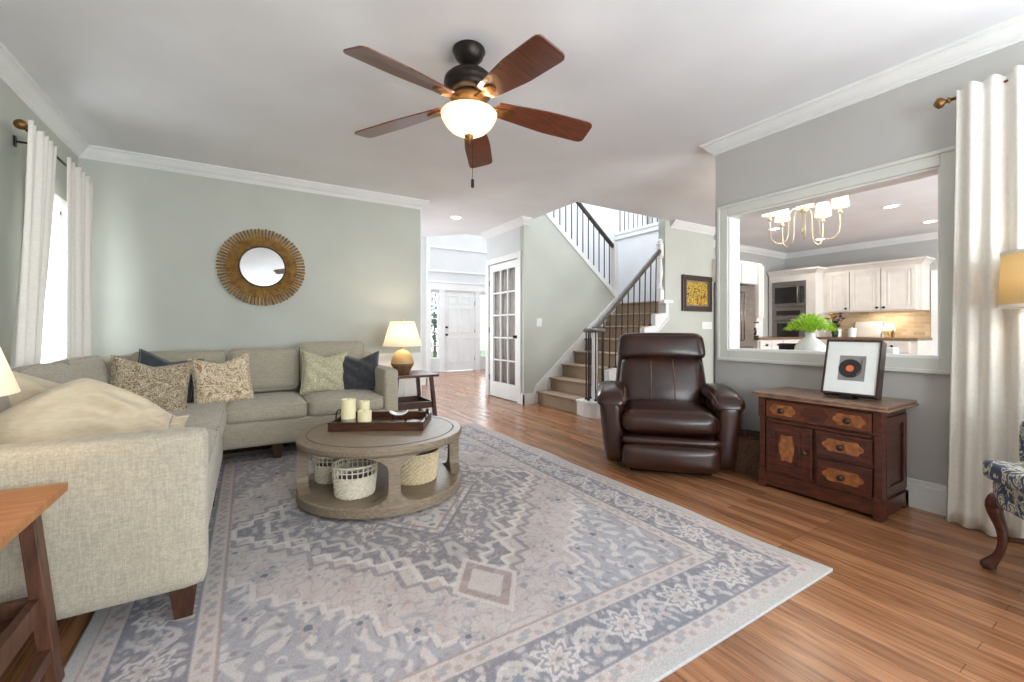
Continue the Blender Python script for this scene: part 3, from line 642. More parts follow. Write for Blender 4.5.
    low = co[ring].copy(); low[:, 2] = .001; base = len(co); nr = len(ring); li = base+np.arange(nr)
    F2 = np.stack([ring, li, np.roll(li, -1), np.roll(ring, -1)], -1)
    co = np.concatenate([co, low]); F = np.concatenate([F, F2])
    me = bpy.data.meshes.new('area_rug'); me.vertices.add(len(co)); me.vertices.foreach_set('co', co.ravel())
    me.loops.add(F.size); me.loops.foreach_set('vertex_index', F.ravel().astype(np.int32)); me.polygons.add(len(F)); me.polygons.foreach_set('loop_start', np.arange(len(F), dtype=np.int32)*4)
    me.polygons.foreach_set('loop_total', np.full(len(F), 4, np.int32)); me.update(calc_edges=True)
    at = me.color_attributes.new('weave', 'FLOAT_COLOR', 'POINT')
    cc = np.ones((len(co), 4)); cc[:nx*ny, :3] = Cl.reshape(-1, 3); cc[nx*ny:, :3] = .35; at.data.foreach_set('color', cc.ravel())
    m = bpy.data.materials.new('woven rug wool'); m.use_nodes = True; nt = m.node_tree; N = nt.nodes; L = nt.links; bs = N['Principled BSDF']
    an = N.new('ShaderNodeAttribute'); an.attribute_name = 'weave'; tc = N.new('ShaderNodeTexCoord'); nz = N.new('ShaderNodeTexNoise'); nz.inputs['Scale'].default_value = 230; L.new(tc.outputs['Object'], nz.inputs['Vector'])
    r = ramp(N, [(.3, (222, 222, 222)), (.7, (255, 255, 255))]); L.new(nz.outputs['Fac'], r.inputs[0])
    mx = N.new('ShaderNodeMix'); mx.data_type = 'RGBA'; mx.blend_type = 'MULTIPLY'; mx.inputs[0].default_value = 1; L.new(an.outputs['Color'], mx.inputs[6]); L.new(r.outputs[0], mx.inputs[7])
    L.new(mx.outputs[2], bs.inputs['Base Color']); bs.inputs['Roughness'].default_value = .95
    bp = N.new('ShaderNodeBump'); bp.inputs['Strength'].default_value = .3; bp.inputs['Distance'].default_value = .003; L.new(nz.outputs['Fac'], bp.inputs['Height']); L.new(bp.outputs[0], bs.inputs['Normal'])
    me.materials.append(m)
    o = bpy.data.objects.new('area_rug', me); COL.objects.link(o)
    tag(o, 'large faded grey and ivory medallion rug on the hardwood floor', 'rug')
rug()
# ================================================================ SECTIONAL SOFA
RZ = .011
sf = thing('sectional_sofa', 'L-shaped beige linen sectional sofa along left and back walls', 'sofa', (-.6, 3.9, 0))
AY = 1.894
bm = BM(); soft(bm, (-.655, 2.92, .235), (1.0, 1.85, .21), .02, n=6); soft(bm, (.02, 4.43, .235), (2.32, 1.02, .21), .02, n=6); obj('base', bm, 'linen', sf, smooth=True)
bm = BM(); soft(bm, (-.645, AY+.07, .408), (1.03, .14, .555), .03, puff=(0, .006, .004), n=12); obj('arm', bm, 'linen', sf, smooth=True)
bm = BM(); soft(bm, (1.115, 4.43, .41), (.135, 1.03, .56), .03, puff=(.005, 0, .004), n=12); obj('arm', bm, 'linen', sf, smooth=True)
lean = lambda k: (lambda p: Vector((p.x-(p.z)*k, p.y, p.z)))
leany = lambda k: (lambda p: Vector((p.x, p.y+(p.z)*k, p.z)))
bm = BM(); soft(bm, (-1.075, 3.4, .55), (.15, 3.0, .56), .04, n=8, fn=lean(.08)); soft(bm, (-.0, 4.87, .55), (2.32, .15, .56), .04, n=8, fn=leany(.08)); obj('backrest_frame', bm, 'linen', sf, smooth=True)
# seat cushions
def cushion(name, c, s, r=.045, puff=(.012, .012, .022), fn=None, mx=None):
    bm = BM(); soft(bm, c, s, r, puff, 12, mx, fn); o = obj(name, bm, 'linen', sf, smooth=True)
    return o
def piping(parent, c, s, r, z, mx=None):
    hx, hy = s[0]/2-.004, s[1]/2-.004; pts = []
    for sx, sy, a0 in ((1, 1, 0), (-1, 1, PI/2), (-1, -1, PI), (1, -1, 1.5*PI)):
        for k in range(5): a = a0+PI/2*k/4; pts.append(Vector((c[0]+sx*(hx-r)+r*math.cos(a), c[1]+sy*(hy-r)+r*math.sin(a), z)))
    bm = BM(); tube(bm, [mx @ p for p in pts] if mx else pts, .005, 6, closed=True); return obj('piping', bm, 'linen', parent, smooth=True)
for c, s in (((-.58, 2.595, .40), (.86, 1.1, .14)), ((-.58, 3.72, .40), (.86, 1.13, .14)), ((.125, 4.28, .39), (.585, .76, .14)), ((.735, 4.28, .39), (.62, .76, .14))):
    o = cushion('seat_cushion', c, s); piping(o, c, s, .04, c[2]+.05)
# back cushions: left run (faces +X), back run (faces -Y)
for y, h in ((2.5, .40), (3.13, .41), (3.76, .42)):
    mx = Matrix.Translation((-.90, y, .66)) @ Matrix.Rotation(math.radians(-14), 4, 'Y')
    bm = BM(); soft(bm, (0, 0, 0), (.17, .61, h), .055, (.03, .008, .012), 12, mx); o = obj('back_cushion', bm, 'linen', sf, smooth=True); piping(o, (0, 0, 0), (h, .61, .1), .045, 0, mx @ Matrix.Translation((.06, 0, 0)) @ Matrix.Rotation(PI/2, 4, 'Y'))
for x, w, h, zc in ((-.5, .66, .40, .66), (.125, .58, .40, .67), (.735, .61, .45, .70)):
    mx = Matrix.Translation((x, 4.70, zc)) @ Matrix.Rotation(math.radians(-13), 4, 'X')
    bm = BM(); soft(bm, (0, 0, 0), (w, .17, h), .055, (.008, .03, .012), 12, mx); o = obj('back_cushion', bm, 'linen', sf, smooth=True); piping(o, (0, 0, 0), (w, h, .1), .045, 0, mx @ Matrix.Translation((0, -.06, 0)) @ Matrix.Rotation(PI/2, 4, 'X'))
for x, y in ((-.2, 1.97), (-1.08, 1.97), (-.2, 3.1), (.2, 4.0), (1.1, 4.0), (1.1, 4.86), (-1.08, 4.86)):
    bm = BM(); z0 = RZ if (x > -.48 and 0.86 < y < 4.34) else 0
    box(bm, x-.042, x+.042, y-.042, y+.042, z0, .135, taper=.62); obj('leg', bm, 'sofa_leg', sf)
# ================================================================ PILLOWS
def pillow(label, m, loc, size, face, tilt, roll=0, thick=.13, chop=.1, grp='throw pillows on the sectional sofa', ruffle=0, sizez=None, slump=0, peak=-.1, wr=0):
    """face: yaw of the outward face direction in degrees, tilt back in degrees"""
    n = 30; sz = sizez or size
    bm = BM(); G = {}
    for sd in (1, -1):
        for i in range(n+1):
            for j in range(n+1):
                u, v = 2*i/n-1, 2*j/n-1
                if (i in (0, n) or j in (0, n)) and sd < 0: G[sd, i, j] = G[1, i, j]; continue
                pin = 1-.10*(1-v*v)*abs(u)**2; pin2 = 1-.10*(1-u*u)*abs(v)**2
                x = u*size/2*pin; z = v*sz/2*pin2
                if v > 0: z -= chop*sz*(1-abs(u))**1.3*v**1.5
                z -= slump*sz*abs(u-peak)**1.3*(v+1)/2
                th = thick/2*max(0, (1-u**4)*(1-v**4))**.55
                y = -sd*th-.012*math.sin(u*5+v*3)*(1-u*u)*(1-v*v)
                if sd > 0: y += .012*math.sin(7*u+9*v)*(1-u*u)*(1-v*v)
                if wr: y += wr*math.sin(14*(v-.5*u)+3*math.sin(3*u))*max(0, u*.6+.5)*(1-u**4)*(1-v**4)
                G[sd, i, j] = bm.verts.new((x, y, z))
    for sd in (1, -1):
        for i in range(n):
            for j in range(n):
                q = [G[sd, i, j], G[sd, i+1, j], G[sd, i+1, j+1], G[sd, i, j+1]]; bm.faces.new(q if sd > 0 else q[::-1])
    rot = Matrix.Rotation(math.radians(face+90), 4, 'Z') @ Matrix.Rotation(math.radians(-tilt), 4, 'X') @ Matrix.Rotation(math.radians(roll), 4, 'Y')
    bmesh.ops.transform(bm, matrix=rot, verts=bm.verts[:])
    t = thing('throw_pillow', label, 'pillow', loc, 0, grp)
    obj('cover', bm, m, t, smooth=True, world=False, subsurf=1)
    bm = BM()
    pts = []
    for k in range(4*n):
        sgm, w = divmod(k, n); i, j = ((w, 0), (n, w), (n-w, n), (0, n-w))[sgm]
        u, v = 2*i/n-1, 2*j/n-1; pin = 1-.10*(1-v*v)*abs(u)**2; pin2 = 1-.10*(1-u*u)*abs(v)**2
        z = v*sz/2*pin2
        if v > 0: z -= chop*sz*(1-abs(u))**1.3*v**1.5
        z -= slump*sz*abs(u-peak)**1.3*(v+1)/2
        pts.append(rot @ Vector((u*size/2*pin*1.005, -.012*0, z*1.005)))
    tube(bm, pts, .004 if not ruffle else .004, 6, closed=True); obj('piping', bm, m, t, smooth=True, world=False)
    if ruffle:
        bm = BM(); R = []
        for k in range(61):
            v = 2*k/60-1; x0 = size/2*(1-.10*(1-v*v)); row = []
            for q in range(4): row.append(bm.verts.new(rot @ Vector((x0-.01+.022*q, .016*math.sin(k*1.15)*q/3+.006*math.sin(k*2.7), v*sz/2*.98-slump*sz*abs(1-peak)**1.3*(v+1)/2))))
            R.append(row)
        for a, b in zip(R, R[1:]):
            for q in range(3): bm.faces.new((a[q], b[q], b[q+1], a[q+1]))
        obj('ruffle', bm, m, t, smooth=True, world=False, solid=.004)
    return t
pillow('large plain beige linen pillow with ruffled edge just behind the near sofa arm', 'beige', (-.56, 2.40, .67), .58, -66, 24, 3, .24, .0, ruffle=1, sizez=.42, slump=.48, peak=-.05, wr=.014)
pillow('plain beige pillow half hidden behind the big ruffled one, beside lamp', 'beige', (-.80, 2.62, .70), .5, -52, 24, -2, .2, .0, sizez=.46, slump=.35, peak=-.3, wr=.008)
pillow('speckled brown and cream pillow leaning in the sofa corner', 'p_brown', (-.58, 3.86, .635), .46, -70, 22, 10, .14, .10)
pillow('charcoal blue pillow mostly hidden behind the speckled brown one', 'navy', (-.56, 4.36, .655), .42, -76, 14, 14, .12, .12)
pillow('cream pillow with tan floral print on the corner of sofa', 'p_floral', (-.18, 4.25, .635), .42, -84, 16, -5, .14, .12)
pillow('pale green leaf print pillow on right seat of the back run', 'p_leaf', (.62, 4.42, .65), .42, -90, 16, 3, .14, .12)
pillow('dark charcoal pillow tucked against the far sofa arm', 'blackch', (.925, 4.36, .645), .38, -112, 16, -4, .13, .14)

# ================================================================ COFFEE TABLE
CT = Vector((.752, 2.846, 0)); CR = .512
ct = thing('coffee_table', 'round two-tier weathered grey wood coffee table standing on the rug', 'table', (CT.x, CT.y, RZ))
bm = BM(); lathe(bm, [(0, .352), (CR-.03, .352), (CR-.008, .356), (CR, .37), (CR, .392), (CR-.008, .402), (CR-.05, .404), (0, .404)], CT, 72); obj('table_top', bm, 'shelf_wood', ct, bevel=.0)
bm = BM(); lathe(bm, [(CR-.062, .4045), (CR-.058, .4065), (CR-.054, .4045)], CT, 72); obj('inlay_groove', bm, 'table_wood', ct)
bm = BM(); lathe(bm, [(0, RZ), (CR-.05, RZ), (CR-.045, .03), (CR-.0, .034), (CR, .078), (CR-.01, .088), (0, .088)], CT, 72); obj('lower_shelf', bm, 'shelf_wood', ct)
view = math.atan2(-CT.y, -CT.x)
for k in range(4):
    a0 = view+math.radians(7)+k*PI/2; bm = BM(); rows = []
    for i in range(13):
        t = i/12; z = .086+(.354-.086)*t; w = .032+.115*(abs(2*t-1))**5.5
        row = []
        for r in (CR-.07, CR-.006):
            for s_ in np.linspace(-1, 1, 7): an = a0+s_*w/CR; row.append(bm.verts.new((CT.x+r*math.cos(an), CT.y+r*math.sin(an), z)))
        rows.append(row)
    for A_, B_ in zip(rows, rows[1:]):
        for q in range(6): bm.faces.new((A_[q], A_[q+1], B_[q+1], B_[q])); bm.faces.new((A_[7+q], B_[7+q], B_[8+q], A_[8+q]))
        bm.faces.new((A_[0], B_[0], B_[7], A_[7])); bm.faces.new((A_[6], A_[13], B_[13], B_[6]))
    for R0 in (rows[0], rows[-1]):
        for q in range(6): bm.faces.new((R0[q], R0[q+1], R0[8+q], R0[7+q]))
    obj('leg', bm, 'shelf_wood', ct, smooth=False)
# baskets under the table
def basket(loc, r, h, m, label, openrim, elong=1.15, yaw=0, fill='inner_dark'):
    t = thing('storage_basket', label, 'basket', loc, yaw, 'woven baskets on the coffee table shelf')
    hb = h*(.68 if openrim else .93); bm = BM(); n = 104
    prof = [(0, 0), (r*.86, 0), (r*.9, .01)]+[(r*(.9+.10*k/14), hb*k/14) for k in range(1, 15)]+[(r*.96, hb), (r*.86, .012), (0, .012)]
    lathe(bm, prof, (0, 0, 0), n, rib=.03, ribn=26); bmesh.ops.scale(bm, vec=(elong, 1, 1), verts=bm.verts[:]); obj('body', bm, m, t, world=False)
    ell = lambda a, z, rr: (elong*rr*math.cos(a), rr*math.sin(a), z)
    if openrim:
        bm = BM()
        for k in range(26): a = 2*PI*k/26; tube(bm, [ell(a, hb-.01, r*.99), ell(a, h, r*1.02)], .0035, 5)
        tube(bm, [ell(2*PI*k/40, hb+(h-hb)*.5, r*1.01) for k in range(40)], .0035, 5, closed=True); tube(bm, [ell(2*PI*k/40, h, r*1.02) for k in range(40)], .006, 6, closed=True); obj('open_rim', bm, m, t, world=False)
    else:
        bm = BM(); tube(bm, [ell(2*PI*k/40, h*.96, r*1.0) for k in range(40)], .007, 6, closed=True); obj('rim', bm, m, t, world=False)
        for sg in (-1, 1): bm = BM(); tube(bm, [(elong*r*sg+.02*sg*math.sin(PI*k/8), .03*math.cos(PI*k/8), h*.93+.03*math.sin(PI*k/8)) for k in range(9)], .005, 6); obj('handle', bm, 'dark_wood', t, world=False)
    bm = BM(); lathe(bm, [(0, hb*.86), (r*.5, hb*.9), (r*.86, hb*.78), (r*.86, .02), (0, .02)], (0, 0, 0), 20); bmesh.ops.scale(bm, vec=(elong, 1, 1), verts=bm.verts[:]); obj('contents', bm, 'blackch', t, world=False, smooth=True)
basket((.535, 2.64, .089), .118, .18, 'basket_w', 'white woven basket with open lattice rim, left of table front leg', True, 1.05, .3)
basket((.46, 2.98, .089), .11, .17, 'basket_w', 'white woven basket farthest left, half hidden under the coffee table', True, 1.1, 1.2)
basket((.925, 2.69, .089), .13, .19, 'basket_t', 'tan woven basket with dark handles under right side of coffee table', False, 1.15, .35)
# tray
tr = thing('serving_tray', 'dark brown wooden tray with iron handles on the coffee table', 'tray', (.782, 2.955, .406), math.radians(-28.6))
TW, TD, TH = .60, .38, .055
bm = BM(); box(bm, -TW/2, TW/2, -TD/2, TD/2, 0, .012); obj('tray_base', bm, 'dark_wood', tr, world=False)
bm = BM(); box(bm, -TW/2, TW/2, -TD/2, -TD/2+.014, .012, TH); box(bm, -TW/2, TW/2, TD/2-.014, TD/2, .012, TH); box(bm, -TW/2, -TW/2+.014, -TD/2+.014, TD/2-.014, .012, TH); box(bm, TW/2-.014, TW/2, -TD/2+.014, TD/2-.014, .012, TH); obj('tray_sides', bm, 'dark_wood', tr, world=False)
for sg in (-1, 1):
    bm = BM(); tube(bm, [(sg*(TW/2-.004), .055*math.cos(PI*k/12), TH-.02+.07*math.sin(PI*k/12)**.6) for k in range(13)], .005, 8); obj('handle', bm, 'iron', tr, world=False, smooth=True)
trm = Matrix.Translation((.782, 2.955, .406)) @ Matrix.Rotation(math.radians(-28.6), 4, 'Z')
def ontray(x, y, z=.0125): return tuple(trm @ Vector((x, y, z)))
for (x, y), r, h, lab in (((-.20, -.10), .045, .18, 'tallest cream pillar candle with grey base on the wooden tray'), ((-.135, .03), .035, .145, 'middle cream pillar candle standing behind the other two'), ((-.10, -.085), .044, .10, 'shortest cream pillar candle with tan base on the tray')):
    c = thing('pillar_candle', lab, 'candle', ontray(x, y), 0, 'candles on the tray')
    bm = BM(); lathe(bm, [(0, .3*h), (r, .3*h), (r, h-.004), (r-.006, h), (r-.014, h-.008), (0, h-.009)], (0, 0, 0), 24); obj('wax', bm, 'candle', c, world=False, smooth=False)
    bm = BM(); lathe(bm, [(0, 0), (r, 0), (r+.0005, .3*h), (0, .3*h)], (0, 0, 0), 24); obj('wax_base', bm, 'candle_base', c, world=False)
    bm = BM(); tube(bm, [(0, 0, h-.009), (0, 0, h+.004)], .0015, 5); obj('wick', bm, 'iron', c, world=False)
b_ = thing('metal_stand', 'small black iron stand with pale top on the wooden tray', 'stand', ontray(.11, -.02), math.radians(-20))
for sx in (-1, 1):
    for sy in (-1, 1): bm = BM(); tube(bm, [(sx*.045, sy*.03, 0), (sx*.05, sy*.034, .01), (sx*.038, sy*.026, .03), (sx*.04, sy*.028, .058)], .005, 6); obj('leg', bm, 'iron', b_, world=False)
bm = BM(); soft(bm, (0, 0, .062), (.12, .075, .01), .004, n=5, fn=lambda p: Vector((p.x, p.y, p.z+6*p.x*p.x))); obj('top', bm, 'ceramic', b_, world=False, smooth=True)
for x, y, lab in ((.2, .02, 'white coaster lying flat in the wooden tray, nearer its handle'), (.235, -.07, 'white coaster in the near right corner of the tray')):
    bm = BM(); box(bm, -.04, .04, -.035, .035, 0, .008, Matrix.Translation(ontray(x, y)) @ Matrix.Rotation(.4+x, 4, 'Z')); tag(obj('coaster', bm, 'ceramic', bevel=.002), lab, 'coaster', 'coasters on the tray')

# ================================================================ LAMPS AND END TABLES
def table_lamp(loc, label):
    t = thing('table_lamp', label, 'lamp', loc, 0, 'ceramic table lamps')
    bm = BM(); lathe(bm, [(0, 0), (.07, 0), (.075, .008), (.11, .075), (.125, .10), (.122, .108)], (0, 0, 0), 40); obj('lamp_foot', bm, 'lampfoot', t, world=False, smooth=True)
    bm = BM(); lathe(bm, [(.122, .108), (.124, .112), (.112, .16), (.088, .215), (.05, .25), (.025, .258), (.018, .27), (.018, .30)], (0, 0, 0), 40); obj('lamp_body', bm, 'lampbase', t, world=False, smooth=True)
    bm = BM(); R0, R1, z0, z1 = .208, .128, .298, .565
    lathe(bm, [(R0, z0), (R1, z1)], (0, 0, 0), 48); obj('lamp_shade', bm, 'shade', t, world=False, smooth=True, solid=.003)
    bm = BM(); tube(bm, [(0, 0, .3), (0, 0, .575)], .004, 8); lathe(bm, [(0, .572), (.012, .575), (.012, .59), (0, .597)], (0, 0, 0), 12)
    for a in (0, 2.1, 4.2): tube(bm, [(0, 0, z1-.01), (R1*math.cos(a), R1*math.sin(a), z1-.01)], .002, 5)
    obj('harp', bm, 'brass', t, world=False)
    bm = BM(); lathe(bm, [(0, .31), (.014, .32), (.028, .36), (.028, .38), (.015, .40), (0, .405)], (0, 0, 0), 14); obj('bulb', bm, 'bulb', t, world=False, smooth=True)
    return t
M['bulb'] = mat('lit bulb', (255, 244, 220), .5, emis=6, ecol=(255, 220, 160))
table_lamp((1.44, 4.65, .577), 'ceramic table lamp with cream shade on the dark far end table')
table_lamp((-.725, 1.625, .587), 'table lamp whose cream shade enters the left edge of the photo')
point('lamp_light_far', (1.44, 4.65, 1.05), 7, (1, .84, .62), r=.04); point('lamp_light_near', (-.725, 1.625, 1.06), 3.5, (1, .84, .62), r=.04)
def end_table(x0, x1, y0, y1, h, label, top, leg):
    t = thing('end_table', label, 'table', ((x0+x1)/2, (y0+y1)/2, 0))
    obj('table_top', box(BM(), x0, x1, y0, y1, h-.026, h), top, t, bevel=.003)
    cs = []
    for sx, sy in ((0, 0), (1, 0), (1, 1), (0, 1)):
        X_ = x0+.07 if sx == 0 else x1-.07; Y_ = y0+.06 if sy == 0 else y1-.06
        ox = (-.05 if sx == 0 else .05); oy = (-.02 if sy == 0 else .02)
        bm = BM(); beam(bm, (X_, Y_, h-.026), (X_+ox, Y_+oy, .0), .05, .035, up=(1, 0, 0)); obj('leg', bm, leg, t, bevel=.003); cs.append((X_, Y_, ox, oy))
    bm = BM(); z = .23; k = 1-z/h
    xa, xb, ya, yb = cs[0][0]-.05*k, cs[1][0]+.05*k, cs[0][1]-.02*k, cs[2][1]+.02*k
    box(bm, xa, xb, ya, yb, z-.012, z+.012); obj('shelf', bm, leg, t)
    bm = BM(); box(bm, xa, xb, ya, ya+.022, z+.012, z+.055); box(bm, xa, xb, yb-.022, yb, z+.012, z+.055); box(bm, xb-.022, xb, ya+.022, yb-.022, z+.012, z+.055); box(bm, xa, xa+.022, ya+.022, yb-.022, z+.012, z+.055)
    obj('shelf_rail', bm, leg, t)
    bm = BM(); z = .09; box(bm, xa-.02, xb+.02, ya-.006, ya+.016, z, z+.04); box(bm, xb+.0, xb+.022, ya+.016, yb-.016, z, z+.04); obj('stretcher', bm, leg, t)
end_table(-1.08, -.468, 1.27, 1.825, .587, 'honey-topped wooden end table with splayed legs beside the near sofa arm', 'table_top', 'table_wood')
end_table(1.235, 1.745, 4.34, 4.90, .577, 'dark walnut end table between far sofa arm and hallway', 'dark_wood', 'dark_wood')
# floor lamp behind the wing chair
fl = thing('floor_lamp', 'floor lamp with gold linen drum shade at right edge by curtain', 'lamp', (3.058, .385, 0))
bm = BM(); lathe(bm, [(0, 0), (.07, 0), (.07, .015), (.02, .03), (0, .03)], (0, 0, 0), 28); obj('base', bm, 'antique', fl, world=False)
bm = BM(); tube(bm, [(0, 0, .02), (0, 0, 1.40)], .01, 10); obj('pole', bm, 'antique', fl, world=False, smooth=True)
bm = BM(); lathe(bm, [(.152, 1.155), (.142, 1.41)], (0, 0, 0), 48); obj('lamp_shade', bm, 'shade_gold', fl, world=False, smooth=True, solid=.003)
bm = BM()
for r, z in ((.153, 1.16), (.143, 1.405)): bm = BM(); lathe(bm, [(r, z-.007), (r+.003, z-.007), (r+.003, z+.007), (r, z+.007), (r, z-.007)], (0, 0, 0), 48); obj('shade_trim', bm, 'curtain', fl, world=False)
point('lamp_light_right', (3.058, .385, 1.30), 2.4, (1, .86, .66), r=.03)

# ================================================================ MIRROR
mi = thing('sunburst_mirror', 'round gold sunburst mirror hung on the sage back wall', 'mirror', (.122, 5.05, 1.685)); mi.rotation_euler = (math.radians(-2.2), 0, 0)
bm = BM(); nr = 72
for k in range(nr):
    a = 2*PI*k/nr
    for rA, rB, yA, yB, r0, r1 in ((.20, .393 if k % 2 else .388, -.026, -.014, .006, .0115), (.195, .31, -.042, -.022, .006, .008)):
        da = 0 if r0+r1 > .015 else PI/nr
        tube(bm, [(rA*math.cos(a+da), yA, rA*math.sin(a+da)), (rB*.985*math.cos(a+da), yB, rB*.985*math.sin(a+da)), (rB*math.cos(a+da), yB, rB*math.sin(a+da))], [r0, r1, r1*.5], 6)
obj('ray_frame', bm, 'gold', mi, world=False)
bm = BM(); tube(bm, [(.202*math.cos(2*PI*k/48), -.045, .202*math.sin(2*PI*k/48)) for k in range(48)], .007, 8, closed=True); obj('inner_ring', bm, 'darkframe', mi, world=False, smooth=True)
bm = BM(); lathe(bm, [(0, -.004), (.30, -.004), (.30, .012), (0, .012)], (0, 0, 0), 48); bmesh.ops.rotate(bm, matrix=Matrix.Rotation(PI/2, 3, 'X'), verts=bm.verts[:]); obj('backing', bm, 'gold', mi, world=False)
bm = BM(); lathe(bm, [(0, 0), (.2, 0), (.2, .004), (0, .004)], (0, 0, .036), 48); bmesh.ops.rotate(bm, matrix=Matrix.Rotation(PI/2, 3, 'X'), verts=bm.verts[:]); obj('mirror_glass', bm, 'mirror', mi, world=False)

# ================================================================ CURTAINS
def curtain(label, axis, wall, sg, a0, a1, z0, z1, folds, amp, b0=None, b1=None, seed=0, hem=0):
    """hangs along axis between a0..a1 at the top, b0..b1 at the bottom"""
    rnd = random.Random(seed); b0 = a0 if b0 is None else b0; b1 = a1 if b1 is None else b1
    n, m = folds*12, 34; bm = BM(); V = []; ph = [rnd.uniform(-.9, .9) for _ in range(folds+2)]
    for j in range(m+1):
        t = j/m; z = z1+(z0-z1)*t; row = []
        for i in range(n+1):
            s = i/n; f = s*folds; k = int(f)
            A_ = amp*(.75+.25*math.cos(k*2.3+seed))*(.40+.75*min(1, t*1.6))
            off = A_*math.sin(2*PI*f+ph[min(k, folds)]*t*.6)+.3*amp*math.sin(PI*f*.9+2*t)
            al = a0+(a1-a0)*s+((b0+(b1-b0)*s)-(a0+(a1-a0)*s))*t**1.2
            zz = z+(.022*abs(math.sin(2*PI*f*.5+.6)) if j == 0 else 0)
            dpt = wall+sg*off
            row.append(bm.verts.new((dpt, al, zz)))
        V.append(row)
    for j in range(m):
        for i in range(n): bm.faces.new((V[j][i], V[j][i+1], V[j+1][i+1], V[j+1][i]))
    t = thing('window_curtain', label, 'curtain', (wall, (a0+a1)/2, z0))
    obj('curtain_cloth', bm, 'curtain', t, smooth=True, solid=.004)
    return t
curtain('white linen curtain panel on the near side of the left window', 'y', XL+.145, 1, 3.61, 4.02, .02, 2.262, 5, .026, b0=3.30, b1=3.55, seed=1)
curtain('white linen curtain panel between left window and room corner', 'y', XL+.145, 1, 4.24, 4.80, .02, 2.262, 5, .024, b0=4.18, b1=4.68, seed=3)
curtain('long white curtain panel puddling on floor at right edge', 'y', XR-.14, -1, .25, .72, .012, 2.325, 6, .034, b0=.18, b1=.76, seed=5)
def rod(x, ya, yb, z, label, ends, rod_m):
    t = thing('curtain_rod', label, 'curtain rod', (x, (ya+yb)/2, z))
    bm = BM(); tube(bm, [(x, ya, z), (x, yb, z)], .0085, 10); obj('rod', bm, rod_m, t, smooth=True)
    for y, s in ends:
        bm = BM(); tube(bm, [(x, y+s*d, z) for d in (0, .008, .014, .022, .035, .05, .062, .07)], [.01, .018, .01, .012, .026, .03, .016, .003], 14); obj('finial', bm, 'antique', t, smooth=True)
    for y, s in ends:
        bm = BM(); wx = XL if x < 0 else XR; tube(bm, [(wx, y-s*.25, z-.012), (x, y-s*.25, z-.012)], .006, 8); box(bm, min(wx, wx+(.008 if x < 0 else -.008)), max(wx, wx+(.008 if x < 0 else -.008)), y-s*.25-.014, y-s*.25+.014, z-.045, z+.02); obj('bracket', bm, 'bronze', t)
rod(XL+.12, 3.64, 4.78, 2.235, 'dark curtain rod with round bronze finial above left window', ((3.64, -1),), 'bronze')
rod(XR-.115, -1.5, .745, 2.30, 'brass-tipped curtain rod above the right-hand curtain', ((.745, 1),), 'antique')

# ================================================================ CEILING FAN
FC = Vector((1.054, 2.181, 0))
fan = thing('ceiling_fan', 'five-blade ceiling fan with cherry wood blades and lit glass bowl', 'ceiling fan', (FC.x, FC.y, ZC))
bm = BM(); lathe(bm, [(0, ZC), (.088, ZC), (.092, ZC-.012), (.08, ZC-.032), (.078, ZC-.045), (.055, ZC-.07), (.03, ZC-.088), (.016, ZC-.1), (0, ZC-.1)], FC, 32); obj('canopy', bm, 'bronze', fan, smooth=True)
bm = BM(); tube(bm, [(FC.x, FC.y, ZC-.07), (FC.x, FC.y, 2.46)], .012, 12); lathe(bm, [(0, 2.49), (.024, 2.49), (.028, 2.465), (0, 2.465)], FC, 20); obj('downrod', bm, 'bronze', fan, smooth=True)
bm = BM(); lathe(bm, [(0, 2.492), (.06, 2.488), (.11, 2.475), (.136, 2.45), (.14, 2.42), (.132, 2.41), (.138, 2.398), (.125, 2.37), (.08, 2.355), (0, 2.355)], FC, 40); obj('motor_housing', bm, 'bronze', fan, smooth=True)
bm = BM(); lathe(bm, [(0, 2.356), (.098, 2.356), (.104, 2.34), (.09, 2.315), (.075, 2.295), (.10, 2.28), (.115, 2.262), (.11, 2.25), (0, 2.25)], FC, 40); obj('light_kit', bm, 'antique', fan, smooth=True)
bm = BM(); lathe(bm, [(.149, 2.262), (.155, 2.256), (.15, 2.238), (.132, 2.205), (.1, 2.172), (.06, 2.15), (.016, 2.14), (0, 2.14)], FC, 44); obj('glass_bowl', bm, 'bowl', fan, smooth=True, solid=.004)
bm = BM(); lathe(bm, [(0, 2.15), (.024, 2.142), (.026, 2.13), (.012, 2.115), (.009, 2.10), (0, 2.096)], FC, 16); obj('finial', bm, 'antique', fan, smooth=True)
bm = BM(); tube(bm, [(FC.x+.02, FC.y+.05, 2.25), (FC.x+.022, FC.y+.0, 2.10), (FC.x+.022, FC.y, 1.90)], .0016, 5); tube(bm, [(FC.x+.022, FC.y, 1.90), (FC.x+.022, FC.y, 1.895), (FC.x+.022, FC.y, 1.855), (FC.x+.022, FC.y, 1.85)], [.003, .009, .009, .003], 8); obj('pull_chain', bm, 'black', fan)
tips = [(.361, 1.902), (.558, 2.699), (1.435, 2.788), (1.73, 1.936), (1.085, 1.422)]
a0 = sum((math.atan2(y-FC.y, x-FC.x)+i*2*PI/5) % (2*PI) for i, (x, y) in enumerate(tips))/5
a0 = math.atan2(tips[0][1]-FC.y, tips[0][0]-FC.x)
offs = []
for i, (x, y) in enumerate(tips):
    d = (math.atan2(y-FC.y, x-FC.x)-(a0-i*2*PI/5)+PI) % (2*PI)-PI; offs.append(d)
a0 += sum(offs)/5
